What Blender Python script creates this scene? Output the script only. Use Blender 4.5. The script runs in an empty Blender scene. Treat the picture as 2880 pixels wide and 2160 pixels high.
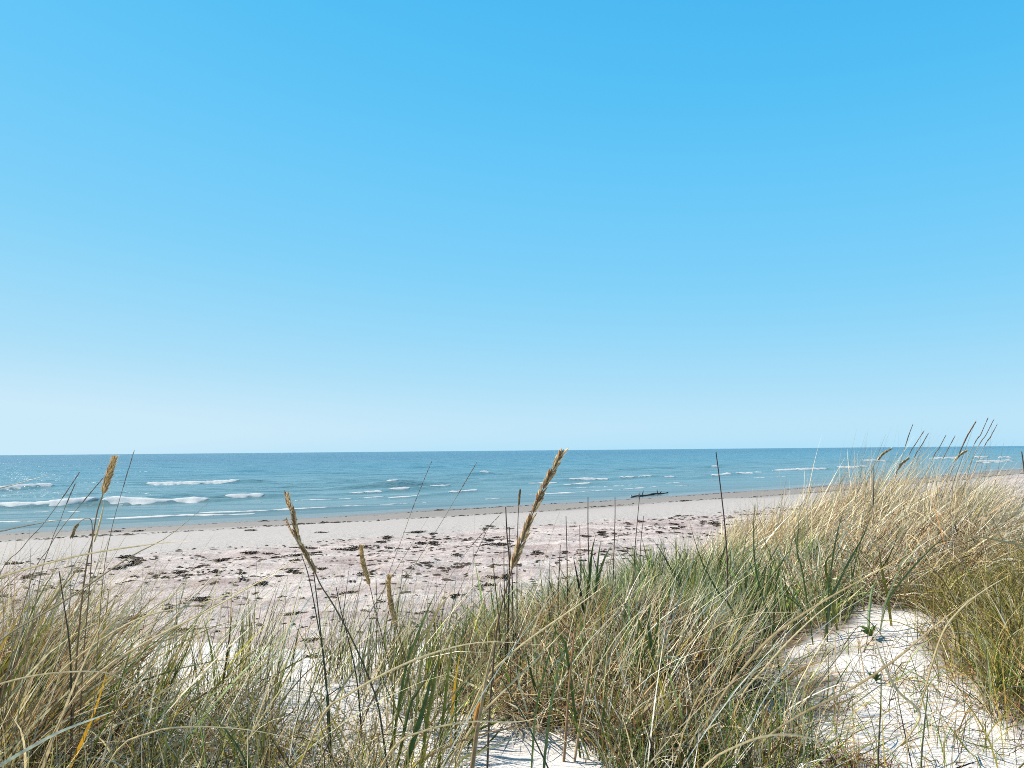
import bpy, math
import numpy as np
from mathutils import Matrix, Vector

rng = np.random.default_rng(7)
R = math.radians
sc = bpy.context.scene
col = sc.collection

# ------------------------------------------------------------------ camera
ZC = 3.2                       # eye height above the sea
F = 773.0                      # focal length in pixels of a 1024 wide picture
PITCH, ROLL = R(4.92), R(-0.52)
cam_d = bpy.data.cameras.new('camera')
cam = bpy.data.objects.new('camera', cam_d)
col.objects.link(cam)
cam_d.sensor_width = 36.0
cam_d.lens = F / 1024 * 36.0
cam_d.clip_start = 0.05
cam_d.clip_end = 60000.0
CM = Matrix.Rotation(R(90) + PITCH, 4, 'X') @ Matrix.Rotation(ROLL, 4, 'Z')
cam.matrix_world = Matrix.Translation((0, 0, ZC)) @ CM
sc.camera = cam

# ------------------------------------------------------------------ sky, sun, exposure
SUN_EL, SUN_AZ = R(47), R(-70)          # azimuth from +Y, negative = to the left
world = bpy.data.worlds.new('World')
sc.world = world
world.use_nodes = True
wn, wl = world.node_tree.nodes, world.node_tree.links
wn.clear()
sky = wn.new('ShaderNodeTexSky')
sky.sky_type = 'NISHITA'
sky.sun_disc = False
sky.sun_elevation = SUN_EL
sky.sun_rotation = SUN_AZ
sky.altitude = 0
sky.air_density = 1.0
sky.dust_density = 0.6
sky.ozone_density = 1.0
sky.dust_density = 0.3
bg = wn.new('ShaderNodeBackground')
bg.inputs['Strength'].default_value = 0.0637
# grade the whole dome by its own brightness: pale at the bright horizon, clear cyan blue where it darkens
bw = wn.new('ShaderNodeRGBToBW'); wl.new(sky.outputs[0], bw.inputs[0])
def wmath(op, a, b):
    n = wn.new('ShaderNodeMath'); n.operation = op
    wl.new(a, n.inputs[0]); n.inputs[1].default_value = b
    return n.outputs[0]
lum = wmath('DIVIDE', wmath('POWER', bw.outputs[0], 0.5), 4.0)
tcw = wn.new('ShaderNodeTexCoord'); sep = wn.new('ShaderNodeSeparateXYZ'); wl.new(tcw.outputs['Generated'], sep.inputs[0])
er = wn.new('ShaderNodeValToRGB')                       # brightness of a clear sky by height above the horizon
EL = [(0.03, 7.1), (0.14, 5.4), (0.26, 4.2), (0.42, 3.0), (0.545, 2.44), (0.70, 2.1), (1.0, 1.6)]
while len(er.color_ramp.elements) < len(EL): er.color_ramp.elements.new(0.5)
for el, (z_, L_) in zip(er.color_ramp.elements, EL):
    el.position = z_; v_ = math.sqrt(L_) / 4.0; el.color = (v_, v_, v_, 1)
wl.new(sep.outputs['Z'], er.inputs[0])
mxw = wn.new('ShaderNodeMix'); mxw.data_type = 'FLOAT'; mxw.inputs[0].default_value = 0.44
wl.new(er.outputs[0], mxw.inputs[2]); wl.new(lum, mxw.inputs[3]); key = mxw.outputs[0]
wr = wn.new('ShaderNodeValToRGB')
SKY_STOPS = [(1.1, (.02, .15, .42)), (1.87, (.05, .405, .80)), (2.2, (.065, .46, .865)), (2.6, (.09, .52, .91)), (3.2, (.14, .575, .94)), (4.25, (.225, .64, .95)),
             (4.8, (.285, .675, .945)), (6.2, (.435, .75, .945)), (7.4, (.60, .825, .955))]
while len(wr.color_ramp.elements) < len(SKY_STOPS): wr.color_ramp.elements.new(0.5)
for el, (L_, c_) in zip(wr.color_ramp.elements, SKY_STOPS):
    el.position = math.sqrt(L_) / 4.0; el.color = c_ + (1,)
wl.new(key, wr.inputs[0])
boost = wmath('MULTIPLY', wmath('MAXIMUM', wmath('DIVIDE', lum, 0.8), 1.0), 7.85)
vm = wn.new('ShaderNodeVectorMath'); vm.operation = 'SCALE'
wl.new(wr.outputs[0], vm.inputs[0]); wl.new(boost, vm.inputs['Scale'])
wo = wn.new('ShaderNodeOutputWorld')
wl.new(vm.outputs[0], bg.inputs[0])
wl.new(bg.outputs[0], wo.inputs[0])

sun_d = bpy.data.lights.new('sun', 'SUN')
sun_d.energy = 5.0
sun_d.angle = R(0.53)
sun_d.color = (1.0, 0.91, 0.78)
sun = bpy.data.objects.new('sun', sun_d)
col.objects.link(sun)
to_sun = Vector((math.sin(SUN_AZ) * math.cos(SUN_EL), math.cos(SUN_AZ) * math.cos(SUN_EL), math.sin(SUN_EL)))
sun.rotation_euler = (-to_sun).to_track_quat('-Z', 'Y').to_euler()
sun.location = to_sun * 50

sc.view_settings.view_transform = 'Standard'
sc.view_settings.look = 'None'
sc.view_settings.exposure = 1.0
sc.view_settings.gamma = 1.0
sc.view_settings.use_curve_mapping = False
sc.cycles.max_bounces = 6
sc.cycles.transparent_max_bounces = 4
sc.cycles.filter_width = 0.95
sc.cycles.use_denoising = False
sc.cycles.sample_clamp_direct = 3.0
sc.cycles.sample_clamp_indirect = 3.0

# ------------------------------------------------------------------ numeric helpers
def _hash(ix, iy, seed):
    h = (ix.astype(np.int64) * 374761393 + iy.astype(np.int64) * 668265263 + seed * 2147483647) & 0xFFFFFFFF
    h = ((h ^ (h >> 13)) * 1274126177) & 0xFFFFFFFF
    return ((h ^ (h >> 16)) & 0xFFFF) / 65535.0

def noise(x, y, seed=0):
    x = np.asarray(x, float); y = np.asarray(y, float)
    ix, iy = np.floor(x), np.floor(y)
    fx, fy = x - ix, y - iy
    def g(dx, dy):
        a = _hash(ix + dx, iy + dy, seed) * 2 * math.pi
        return np.cos(a) * (fx - dx) + np.sin(a) * (fy - dy)
    u, v = fx * fx * fx * (fx * (fx * 6 - 15) + 10), fy * fy * fy * (fy * (fy * 6 - 15) + 10)
    a = g(0, 0) * (1 - u) + g(1, 0) * u
    b = g(0, 1) * (1 - u) + g(1, 1) * u
    return (a * (1 - v) + b * v) * 1.5

def fbm(x, y, o=4, seed=0):
    t, a = 0.0, 0.5
    for k in range(o):
        t = t + a * noise(np.asarray(x) * 2 ** k + 17.3 * k, np.asarray(y) * 2 ** k - 9.1 * k, seed + k)
        a *= 0.5
    return t * 1.6

def sstep(a, b, x):
    t = np.clip((x - a) / (b - a), 0, 1)
    return t * t * (3 - 2 * t)

def lncosh(x):
    x = np.abs(x)
    return x + np.log1p(np.exp(-2 * x)) - math.log(2)

def shore_y(x):
    x = np.asarray(x, float)
    return 46.7 + 0.75 * x + 7.5 * (lncosh((x - 5) / 30) - float(lncosh(np.array(5 / 30))))

def shore_c(x):
    s = 0.75 + 0.25 * np.tanh((np.asarray(x, float) - 5) / 30)
    return 1 / np.sqrt(1 + s * s)

def inland(x, y):
    """metres inland of the waterline"""
    wob = 1.3 * noise(np.asarray(x) / 11, np.asarray(y) / 11, 3) + 0.45 * noise(np.asarray(x) / 3.3, np.asarray(y) / 3.3, 6)
    return (shore_y(x) - y) * shore_c(x) + wob

_PU = [-40000, -300, -60, -10, 0, 2, 6, 12, 17, 20, 26, 60, 4000]
_PZ = [-40, -6, -2.2, -0.45, 0, 0.1, 0.30, 0.56, 0.80, 0.90, 0.97, 1.05, 1.2]
_EX = [-3000, -60, -25, -8, -3, -1, 0, 1, 2, 3.2, 5, 7, 9, 12, 20, 3000]
_EY = [-1500, -25, -7, 2.2, 3.8, 3.75, 4.2, 5.5, 7.2, 8.4, 9.8, 13, 16.5, 20, 28, 2950]

def dune_w(x, y):
    ye = np.interp(x, _EX, _EY) + 0.35 * noise(np.asarray(x) / 1.3, np.asarray(y) / 1.3, 21)
    return 1 - sstep(0, 3.4, np.asarray(y) - ye)

def ground_z(x, y):
    x = np.asarray(x, float); y = np.asarray(y, float)
    u = inland(x, y)
    zb = np.interp(u, _PU, _PZ)
    dry = sstep(14, 20, u)
    zb = zb + dry * (0.075 * fbm(x / 1.5, y / 1.5, 3, 5) + 0.05 * fbm(x / 0.5, y / 0.5, 2, 8)) \
            + sstep(1, 6, u) * 0.015 * noise(x / 3, y / 3, 4)
    d = 1.0 + 0.34 * sstep(1.4, 0.0, y) - 0.5 * sstep(-2, -14, y)
    d = d - 0.36 * np.exp(-((x - 3.1) / 1.15) ** 2 - ((y - 6.3) / 2.1) ** 2)
    d = d - 0.10 * np.exp(-((x - 2.4) / 0.9) ** 2 - ((y - 4.2) / 0.7) ** 2)
    d = d + 0.08 * np.exp(-((x - 0.9) / 0.8) ** 2 - ((y - 4.6) / 1.0) ** 2)
    d = d - 0.10 * np.exp(-((x + 2.1) / 0.8) ** 2 - ((y - 2.6) / 0.8) ** 2)
    d = d - 0.13 * np.exp(-((x - 0.5) / 0.42) ** 2 - ((y - 3.75) / 0.7) ** 2) + 0.06 * np.exp(-((x - 1.2) / 0.3) ** 2 - ((y - 3.6) / 0.6) ** 2)
    d = d - 0.10 * sstep(4, 9, x)
    zd = ZC - d + 0.05 * fbm(x / 0.9, y / 0.9, 3, 11) + 0.012 * fbm(x / 0.22, y / 0.22, 2, 12)
    w = dune_w(x, y)
    return zd * w + zb * (1 - w)

CR = np.array(CM.to_3x3())
def ray(px, py):
    v = CR @ np.array([(px - 512) / F, -(py - 384) / F, -1.0])
    return v / v[1]
def W(px, py, depth):
    return np.array([0, 0, ZC]) + ray(px, py) * depth
def on_plane(px, py, z=0.0):
    v = ray(px, py)
    return np.array([0, 0, ZC]) + v * ((z - ZC) / v[2])
def on_ground(px, py):
    v = ray(px, py)
    t = np.concatenate([np.linspace(1.2, 12, 1500), np.linspace(12, 150, 1500)])
    p = v[None, :] * t[:, None]; z = p[:, 2] + ZC
    below = np.nonzero(z <= ground_z(p[:, 0], p[:, 1]))[0]
    k = below[0] if len(below) else len(t) - 1
    x, y = p[k, 0], p[k, 1]
    return np.array([x, y, float(ground_z(x, y))])
def G(x, y):
    return np.array([x, y, float(ground_z(x, y))])

# ------------------------------------------------------------------ object helpers
def mesh_np(name, v, f, colors=None, smooth=False, attrs=None):
    v = np.asarray(v, np.float32); f = np.asarray(f, np.int32)
    me = bpy.data.meshes.new(name)
    n, k = f.shape
    me.vertices.add(len(v)); me.vertices.foreach_set('co', v.ravel())
    me.loops.add(n * k); me.loops.foreach_set('vertex_index', f.ravel())
    me.polygons.add(n)
    me.polygons.foreach_set('loop_start', np.arange(n, dtype=np.int32) * k)
    me.polygons.foreach_set('use_smooth', np.full(n, smooth))
    me.update(calc_edges=True)
    if colors is not None:
        a = me.attributes.new('tint', 'FLOAT_COLOR', 'POINT')
        c = np.ones((len(v), 4), np.float32); c[:, :3] = colors
        a.data.foreach_set('color', c.ravel())
    for nm, val in (attrs or {}).items():
        a = me.attributes.new(nm, 'FLOAT', 'POINT')
        a.data.foreach_set('value', np.asarray(val, np.float32))
    return me

def tag(o, label=None, cat=None, group=None, kind=None):
    if label: o['label'] = label
    if cat: o['category'] = cat
    if group: o['group'] = group
    if kind: o['kind'] = kind
    return o

def add(name, me, mat=None, parent=None, loc=None):
    o = bpy.data.objects.new(name, me)
    col.objects.link(o)
    if mat is not None and me is not None and not me.materials:
        me.materials.append(mat)
    if parent is not None: o.parent = parent
    if loc is not None: o.location = loc
    return o

def thing(name, loc, label, cat, group=None):
    return tag(add(name, None, loc=tuple(loc)), label, cat, group)

# ------------------------------------------------------------------ materials
def material(name):
    m = bpy.data.materials.new(name); m.use_nodes = True
    nt = m.node_tree; nt.nodes.clear()
    out = nt.nodes.new('ShaderNodeOutputMaterial')
    b = nt.nodes.new('ShaderNodeBsdfPrincipled')
    nt.links.new(b.outputs[0], out.inputs[0])
    return m, nt, b, out

def N(nt, kind, **kw):
    n = nt.nodes.new(kind)
    for k, v in kw.items():
        if k in n.inputs: n.inputs[k].default_value = v
        else: setattr(n, k, v)
    return n

def ramp(nt, fac, stops, interp='LINEAR'):
    r = nt.nodes.new('ShaderNodeValToRGB'); r.color_ramp.interpolation = interp
    e = r.color_ramp.elements
    while len(e) < len(stops): e.new(0.5)
    for el, (p, c) in zip(e, stops):
        el.position = p
        el.color = (c if hasattr(c, '__len__') else (c, c, c)) + ((1,) if not hasattr(c, '__len__') or len(c) == 3 else ())
    nt.links.new(fac, r.inputs[0])
    return r.outputs[0]

def mixc(nt, fac, a, b, mode='MIX'):
    n = nt.nodes.new('ShaderNodeMix'); n.data_type = 'RGBA'; n.blend_type = mode
    for sock, val in ((n.inputs[0], fac), (n.inputs[6], a), (n.inputs[7], b)):
        if hasattr(val, 'node'): nt.links.new(val, sock)
        elif hasattr(val, '__len__'): sock.default_value = tuple(val) + (1,)
        else: sock.default_value = val
    return n.outputs[2]

def math_n(nt, op, a, b=None, clamp=False):
    n = nt.nodes.new('ShaderNodeMath'); n.operation = op; n.use_clamp = clamp
    for i, v in enumerate((a, b)):
        if v is None: continue
        if hasattr(v, 'node'): nt.links.new(v, n.inputs[i])
        else: n.inputs[i].default_value = v
    return n.outputs[0]

def tinted(name, rough=0.5, spec=0.2, trans=0.28, noise_scale=60, noise_amt=0.25):
    """plant tissue: colour from the blade's own tint, a little light let through"""
    m, nt, b, out = material(name)
    at = N(nt, 'ShaderNodeAttribute', attribute_name='tint')
    tc = N(nt, 'ShaderNodeTexCoord')
    nz = N(nt, 'ShaderNodeTexNoise', Scale=noise_scale, Detail=2.0)
    nt.links.new(tc.outputs['Object'], nz.inputs['Vector'])
    k = ramp(nt, nz.outputs[0], [(0.3, 0.84 * (1 - noise_amt)), (0.7, 0.84 * (1 + noise_amt))])
    c = mixc(nt, 1.0, at.outputs['Color'], k, 'MULTIPLY')
    nt.links.new(c, b.inputs['Base Color'])
    b.inputs['Roughness'].default_value = rough
    b.inputs['Specular IOR Level'].default_value = spec
    if trans:
        tr = N(nt, 'ShaderNodeBsdfTranslucent')
        nt.links.new(c, tr.inputs[0])
        mx = N(nt, 'ShaderNodeMixShader'); mx.inputs[0].default_value = trans
        nt.links.new(b.outputs[0], mx.inputs[1]); nt.links.new(tr.outputs[0], mx.inputs[2])
        nt.links.new(mx.outputs[0], out.inputs[0])
    return m

M_BLADE = tinted('grass_blade')
M_STEM = tinted('plant_stem', trans=0.0, rough=0.5)
M_HEAD = tinted('seed_head', trans=0.2, rough=0.8, spec=0.15, noise_scale=150)

def sand_material():
    m, nt, b, out = material('sand')
    tc = N(nt, 'ShaderNodeTexCoord')
    u = N(nt, 'ShaderNodeAttribute', attribute_name='inland')
    dn = N(nt, 'ShaderNodeAttribute', attribute_name='dune')
    big = N(nt, 'ShaderNodeTexNoise', Scale=1.5, Detail=6.0, Roughness=0.68)
    mp = N(nt, 'ShaderNodeMapping'); mp.inputs['Rotation'].default_value = (0, 0, R(-37)); mp.inputs['Scale'].default_value = (0.35, 1, 1)
    nt.links.new(tc.outputs['Object'], mp.inputs[0]); nt.links.new(mp.outputs[0], big.inputs['Vector'])
    med = N(nt, 'ShaderNodeTexNoise', Scale=6.0, Detail=6.0, Roughness=0.65)
    nt.links.new(tc.outputs['Object'], med.inputs['Vector'])
    fine = N(nt, 'ShaderNodeTexNoise', Scale=420.0, Detail=2.0, Roughness=0.7)
    nt.links.new(tc.outputs['Object'], fine.inputs['Vector'])
    pink = mixc(nt, ramp(nt, big.outputs[0], [(0.36, 0.0), (0.64, 1.0)]), (0.255, 0.194, 0.180), (0.45, 0.395, 0.373))
    wob = math_n(nt, 'ADD', u.outputs['Fac'], math_n(nt, 'MULTIPLY', math_n(nt, 'SUBTRACT', big.outputs[0], 0.5), 2.2))
    t = math_n(nt, 'DIVIDE', wob, 40.0)
    shore = ramp(nt, t, [(0.0, (0.07, 0.06, 0.052)), (0.03, (0.10, 0.087, 0.078)), (0.07, (0.14, 0.124, 0.112)),
                         (0.12, (0.165, 0.148, 0.136)), (0.235, (0.175, 0.157, 0.145)), (0.27, (0.27, 0.245, 0.231)), (0.44, (0.31, 0.282, 0.267))])
    beach = mixc(nt, ramp(nt, t, [(0.44, 0.0), (0.49, 1.0)]), shore, pink)
    c = mixc(nt, dn.outputs['Fac'], beach, (0.53, 0.50, 0.482))
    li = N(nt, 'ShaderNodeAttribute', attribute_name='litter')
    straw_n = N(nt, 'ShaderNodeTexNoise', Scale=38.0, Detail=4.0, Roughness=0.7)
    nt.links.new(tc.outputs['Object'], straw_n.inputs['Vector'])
    lc = ramp(nt, straw_n.outputs[0], [(0.35, (0.03, 0.02, 0.012)), (0.55, (0.08, 0.053, 0.03)), (0.72, (0.24, 0.18, 0.105))])  # litter browns, the dark ones doubling as painted shade in the gaps
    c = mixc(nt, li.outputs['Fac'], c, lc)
    c = mixc(nt, 1.0, c, ramp(nt, med.outputs[0], [(0.3, 0.88), (0.7, 1.08)]), 'MULTIPLY')
    c = mixc(nt, 1.0, c, ramp(nt, fine.outputs[0], [(0.28, 0.72), (0.45, 1.0), (0.8, 1.08)]), 'MULTIPLY')
    nt.links.new(c, b.inputs['Base Color'])
    nt.links.new(ramp(nt, math_n(nt, 'DIVIDE', u.outputs['Fac'], 10.0), [(0.0, 0.10), (0.2, 0.22), (0.5, 0.85)]), b.inputs['Roughness'])
    b.inputs['Specular IOR Level'].default_value = 0.25
    bp = N(nt, 'ShaderNodeBump', Strength=0.85, Distance=0.10)
    nt.links.new(math_n(nt, 'ADD', math_n(nt, 'MULTIPLY', med.outputs[0], math_n(nt, 'MULTIPLY', math_n(nt, 'MULTIPLY', ramp(nt, t, [(0.3, 0.05), (0.47, 1.0)]), 1.2), ramp(nt, dn.outputs['Fac'], [(0.0, 1.0), (0.8, 0.22)]))), math_n(nt, 'MULTIPLY', fine.outputs[0], 0.03)), bp.inputs['Height'])
    nt.links.new(bp.outputs[0], b.inputs['Normal'])
    return m

def sea_material():
    m, nt, b, out = material('sea_water')
    tc = N(nt, 'ShaderNodeTexCoord')
    off = N(nt, 'ShaderNodeAttribute', attribute_name='offshore')
    t = math_n(nt, 'DIVIDE', off.outputs['Fac'], 400.0)
    t = math_n(nt, 'POWER', math_n(nt, 'MAXIMUM', t, 0.0), 0.5)
    c = ramp(nt, t, [(0.0, (0.11, 0.105, 0.085)), (0.11, (0.085, 0.115, 0.11)), (0.22, (0.088, 0.15, 0.162)), (0.5, (0.048, 0.128, 0.168)), (1.0, (0.02, 0.078, 0.128))])
    nt.links.new(c, b.inputs['Base Color'])
    b.inputs['IOR'].default_value = 1.33
    b.inputs['Roughness'].default_value = 0.22
    h = None
    for sc_, sx, sy, amp in ((0.12, 0.35, 1.0, 2.2), (0.5, 0.4, 1.0, 0.8), (2.2, 0.6, 1.0, 0.2)):
        mp = N(nt, 'ShaderNodeMapping'); mp.inputs['Rotation'].default_value = (0, 0, R(-37)); mp.inputs['Scale'].default_value = (sx, sy, 1)
        nz = N(nt, 'ShaderNodeTexNoise', Scale=sc_, Detail=4.0, Roughness=0.55)
        nt.links.new(tc.outputs['Object'], mp.inputs[0]); nt.links.new(mp.outputs[0], nz.inputs['Vector'])
        k = math_n(nt, 'MULTIPLY', nz.outputs[0], amp)
        h = k if h is None else math_n(nt, 'ADD', h, k)
    calm = ramp(nt, t, [(0.05, 0.05), (0.16, 0.35), (0.3, 1.0)])
    bp = N(nt, 'ShaderNodeBump', Strength=1.0, Distance=1.0)
    nt.links.new(math_n(nt, 'MULTIPLY', h, calm), bp.inputs['Height'])
    nt.links.new(bp.outputs[0], b.inputs['Normal'])
    return m

def foam_material():
    m, nt, b, out = material('sea_foam')
    tc = N(nt, 'ShaderNodeTexCoord')
    nz = N(nt, 'ShaderNodeTexNoise', Scale=5.0, Detail=5.0, Roughness=0.7)
    nt.links.new(tc.outputs['Object'], nz.inputs['Vector'])
    nt.links.new(ramp(nt, nz.outputs[0], [(0.3, (0.62, 0.65, 0.66)), (0.5, (0.78, 0.78, 0.78))]), b.inputs['Base Color'])
    b.inputs['Roughness'].default_value = 0.8
    tr = N(nt, 'ShaderNodeBsdfTranslucent'); tr.inputs[0].default_value = (0.75, 0.77, 0.77, 1)
    mx = N(nt, 'ShaderNodeMixShader'); mx.inputs[0].default_value = 0.5
    nt.links.new(b.outputs[0], mx.inputs[1]); nt.links.new(tr.outputs[0], mx.inputs[2]); nt.links.new(mx.outputs[0], out.inputs[0])
    bp = N(nt, 'ShaderNodeBump', Strength=0.15, Distance=0.05)
    nt.links.new(nz.outputs[0], bp.inputs['Height']); nt.links.new(bp.outputs[0], b.inputs['Normal'])
    return m

def plain(name, c0, c1, scale=20, rough=0.8, spec=0.2, bump=0.3):
    m, nt, b, out = material(name)
    tc = N(nt, 'ShaderNodeTexCoord')
    nz = N(nt, 'ShaderNodeTexNoise', Scale=scale, Detail=5.0, Roughness=0.6)
    nt.links.new(tc.outputs['Object'], nz.inputs['Vector'])
    nt.links.new(ramp(nt, nz.outputs[0], [(0.35, c0), (0.65, c1)]), b.inputs['Base Color'])
    b.inputs['Roughness'].default_value = rough; b.inputs['Specular IOR Level'].default_value = spec
    bp = N(nt, 'ShaderNodeBump', Strength=bump, Distance=0.01)
    nt.links.new(nz.outputs[0], bp.inputs['Height']); nt.links.new(bp.outputs[0], b.inputs['Normal'])
    return m

M_SAND, M_SEA, M_FOAM = sand_material(), sea_material(), foam_material()
M_WEED = plain('seaweed', (0.018, 0.012, 0.008), (0.06, 0.04, 0.027), 25, 0.75)
M_LOG = plain('driftwood', (0.035, 0.028, 0.022), (0.13, 0.11, 0.09), 14, 0.85)
M_PALE = plain('pale_driftwood', (0.35, 0.33, 0.30), (0.5, 0.48, 0.44), 20, 0.85)

# ------------------------------------------------------------------ ground sheet
LITTER_SHADE = [(2.95, 6.2, 1.0, 1.5), (1.2, 5.0, 1.25, 1.25), (0.62, 3.45, 0.75, 0.75), (0.7, 3.6, 0.33, 0.6), (2.35, 4.8, 0.7, 0.5), (2.6, 3.6, 0.62, 0.95), (2.0, 2.8, 0.2, 0.4), (-2.3, 2.5, 0.6, 0.8), (-1.5, 2.15, 1.0, 0.6)]  # plant litter patches, darkened to paint the shade between the blades
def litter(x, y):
    """cover of brown plant litter, its dark tone painting the shade under the thick grass"""
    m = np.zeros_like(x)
    for cx, cy, rx, ry in LITTER_SHADE:
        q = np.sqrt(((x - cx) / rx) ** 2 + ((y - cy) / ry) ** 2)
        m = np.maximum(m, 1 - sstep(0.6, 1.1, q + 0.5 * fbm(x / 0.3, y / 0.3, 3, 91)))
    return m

def grid_faces(nx, ny):
    i = np.arange(nx * ny).reshape(ny, nx)
    return np.stack([i[:-1, :-1], i[:-1, 1:], i[1:, 1:], i[1:, :-1]], -1).reshape(-1, 4)

def build_ground():
    bx = math.asinh(4000 / 2.5)
    xs = 1.0 + 2.5 * np.sinh(np.linspace(-bx, bx, 560))
    by = math.asinh(45000 / 3.0)
    ys = 4.5 + 3.0 * np.sinh(np.linspace(-math.asinh(4000 / 3.0), by, 620))
    X, Y = np.meshgrid(xs, ys)
    Z = ground_z(X, Y)
    v = np.stack([X, Y, Z], -1).reshape(-1, 3)
    me = mesh_np('beach', v, grid_faces(len(xs), len(ys)), smooth=True,
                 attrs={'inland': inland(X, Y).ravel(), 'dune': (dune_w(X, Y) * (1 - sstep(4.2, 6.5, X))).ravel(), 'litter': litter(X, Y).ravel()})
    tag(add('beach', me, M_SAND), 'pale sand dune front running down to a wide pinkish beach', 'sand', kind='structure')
build_ground()

# ------------------------------------------------------------------ sea with breaking waves
# crest: two ends in picture coordinates on the sea plane, height, foam height, foam depth
CRESTS = [
    ((-40, 492), (56, 487.5), 0.34, 0.26, 1.5), ((143, 485.5), (243, 483), 0.36, 0.28, 1.6),
    ((-40, 509), (100, 505), 0.26, 0.20, 1.2), ((100, 505), (213, 501.5), 0.30, 0.24, 1.3), ((222, 499), (268, 497), 0.26, 0.22, 1.2),
    ((100, 520), (200, 516), 0.06, 0.05, 0.5), ((190, 515.5), (335, 508), 0.08, 0.07, 0.5),
    ((385, 486.5), (399, 486), 0.28, 0.12, 0.7), ((388, 491.5), (412, 490), 0.14, 0.12, 0.7), ((350, 494), (384, 492), 0.12, 0.06, 0.5),
    ((429, 489), (452, 487.5), 0.14, 0.12, 0.7), ((447, 494), (478, 491.5), 0.12, 0.10, 0.6), ((388, 499), (420, 496), 0.08, 0.06, 0.5),
    ((480, 474.5), (490, 474), 0.30, 0.15, 0.9), ((525, 485), (560, 483), 0.14, 0.10, 0.7), ((568, 481), (611, 479.5), 0.18, 0.14, 0.9),
    ((616, 478.5), (655, 476.5), 0.20, 0.15, 1.0), ((560, 486), (592, 484), 0.10, 0.07, 0.6), ((663, 478.5), (675, 478), 0.14, 0.12, 0.8),
    ((710, 477), (732, 475.5), 0.16, 0.13, 0.9), ((737, 475.3), (754, 474), 0.16, 0.13, 0.9), ((755, 473.5), (764, 473), 0.15, 0.12, 0.9),
    ((710, 467.5), (719, 467.3), 0.3, 0.2, 1.2), ((770, 472), (828, 469.5), 0.20, 0.17, 1.2), ((837, 468.7), (868, 467.5), 0.22, 0.18, 1.3),
    ((862, 461.8), (885, 461.3), 0.35, 0.25, 1.6), ((974, 458.2), (987, 457.8), 0.5, 0.4, 2.0), ((976, 463), (1012, 461.5), 0.4, 0.3, 2.0),
    ((1000, 458.5), (1010, 458.2), 0.4, 0.3, 2.0), ((930, 459.3), (960, 458.6), 0.4, 0.3, 2.0),
]
SWELLS = [((361, 488), (420, 485.5), 0.45), ((300, 485), (345, 482.5), 0.30), ((250, 483), (285, 482), 0.30), ((40, 505), (95, 503), 0.30),
          ((150, 498), (180, 496), 0.22), ((225, 472.5), (262, 471), 0.40), ((440, 476), (560, 472.5), 0.22), ((300, 493), (400, 489), 0.18),
          ((560, 474), (660, 470.5), 0.25), ((120, 478), (200, 475), 0.25), ((620, 470), (720, 466), 0.3), ((-20, 474), (60, 471), 0.3),
          ((420, 468), (480, 466), 0.4), ((660, 474), (700, 472), 0.2), ((330, 479), (410, 476.5), 0.25), ((500, 479), (540, 478), 0.18)]

def ridge(X, Y, a, b, h, width, ext):
    """long low wave between two points, fading past both ends"""
    d = b - a; L = np.hypot(*d); t_ = d / L; n_ = np.array([-t_[1], t_[0]])
    px, py = X - a[0], Y - a[1]
    s = px * t_[0] + py * t_[1]; q = px * n_[0] + py * n_[1]
    q = q - 0.5 * noise(s / 5.0 + a[0], s * 0 + a[1], 31)
    fade = sstep(-ext, 0, s) * sstep(L + ext, L, s)
    prof = np.where(q < 0, np.exp(-(q / width) ** 2), np.exp(-(q / (2.2 * width)) ** 2))   # steep face to the beach
    return h * fade * prof

CW = [(on_plane(*a)[:2], on_plane(*b)[:2], h * 0.85, fh * 0.68, fd) for a, b, h, fh, fd in CRESTS]
SW = [(on_plane(*a)[:2], on_plane(*b)[:2], h * 0.7) for a, b, h in SWELLS]

def sea_z(X, Y, E):
    z = 0.085 * sstep(4, 25, E) * (np.sin(2 * math.pi * (E / 8.5 + 0.8 * noise(X / 35, Y / 35, 41))) + 0.6 * fbm(X / 6, Y / 6, 3, 42))
    z = z * (1 - sstep(200, 900, E))
    for a, b, h, fh, fd in CW: z = z + ridge(X, Y, a, b, h, 0.45, 4.0)
    for a, b, h in SW: z = z + ridge(X, Y, a, b, h, 0.55, 4.0)
    return z

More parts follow.
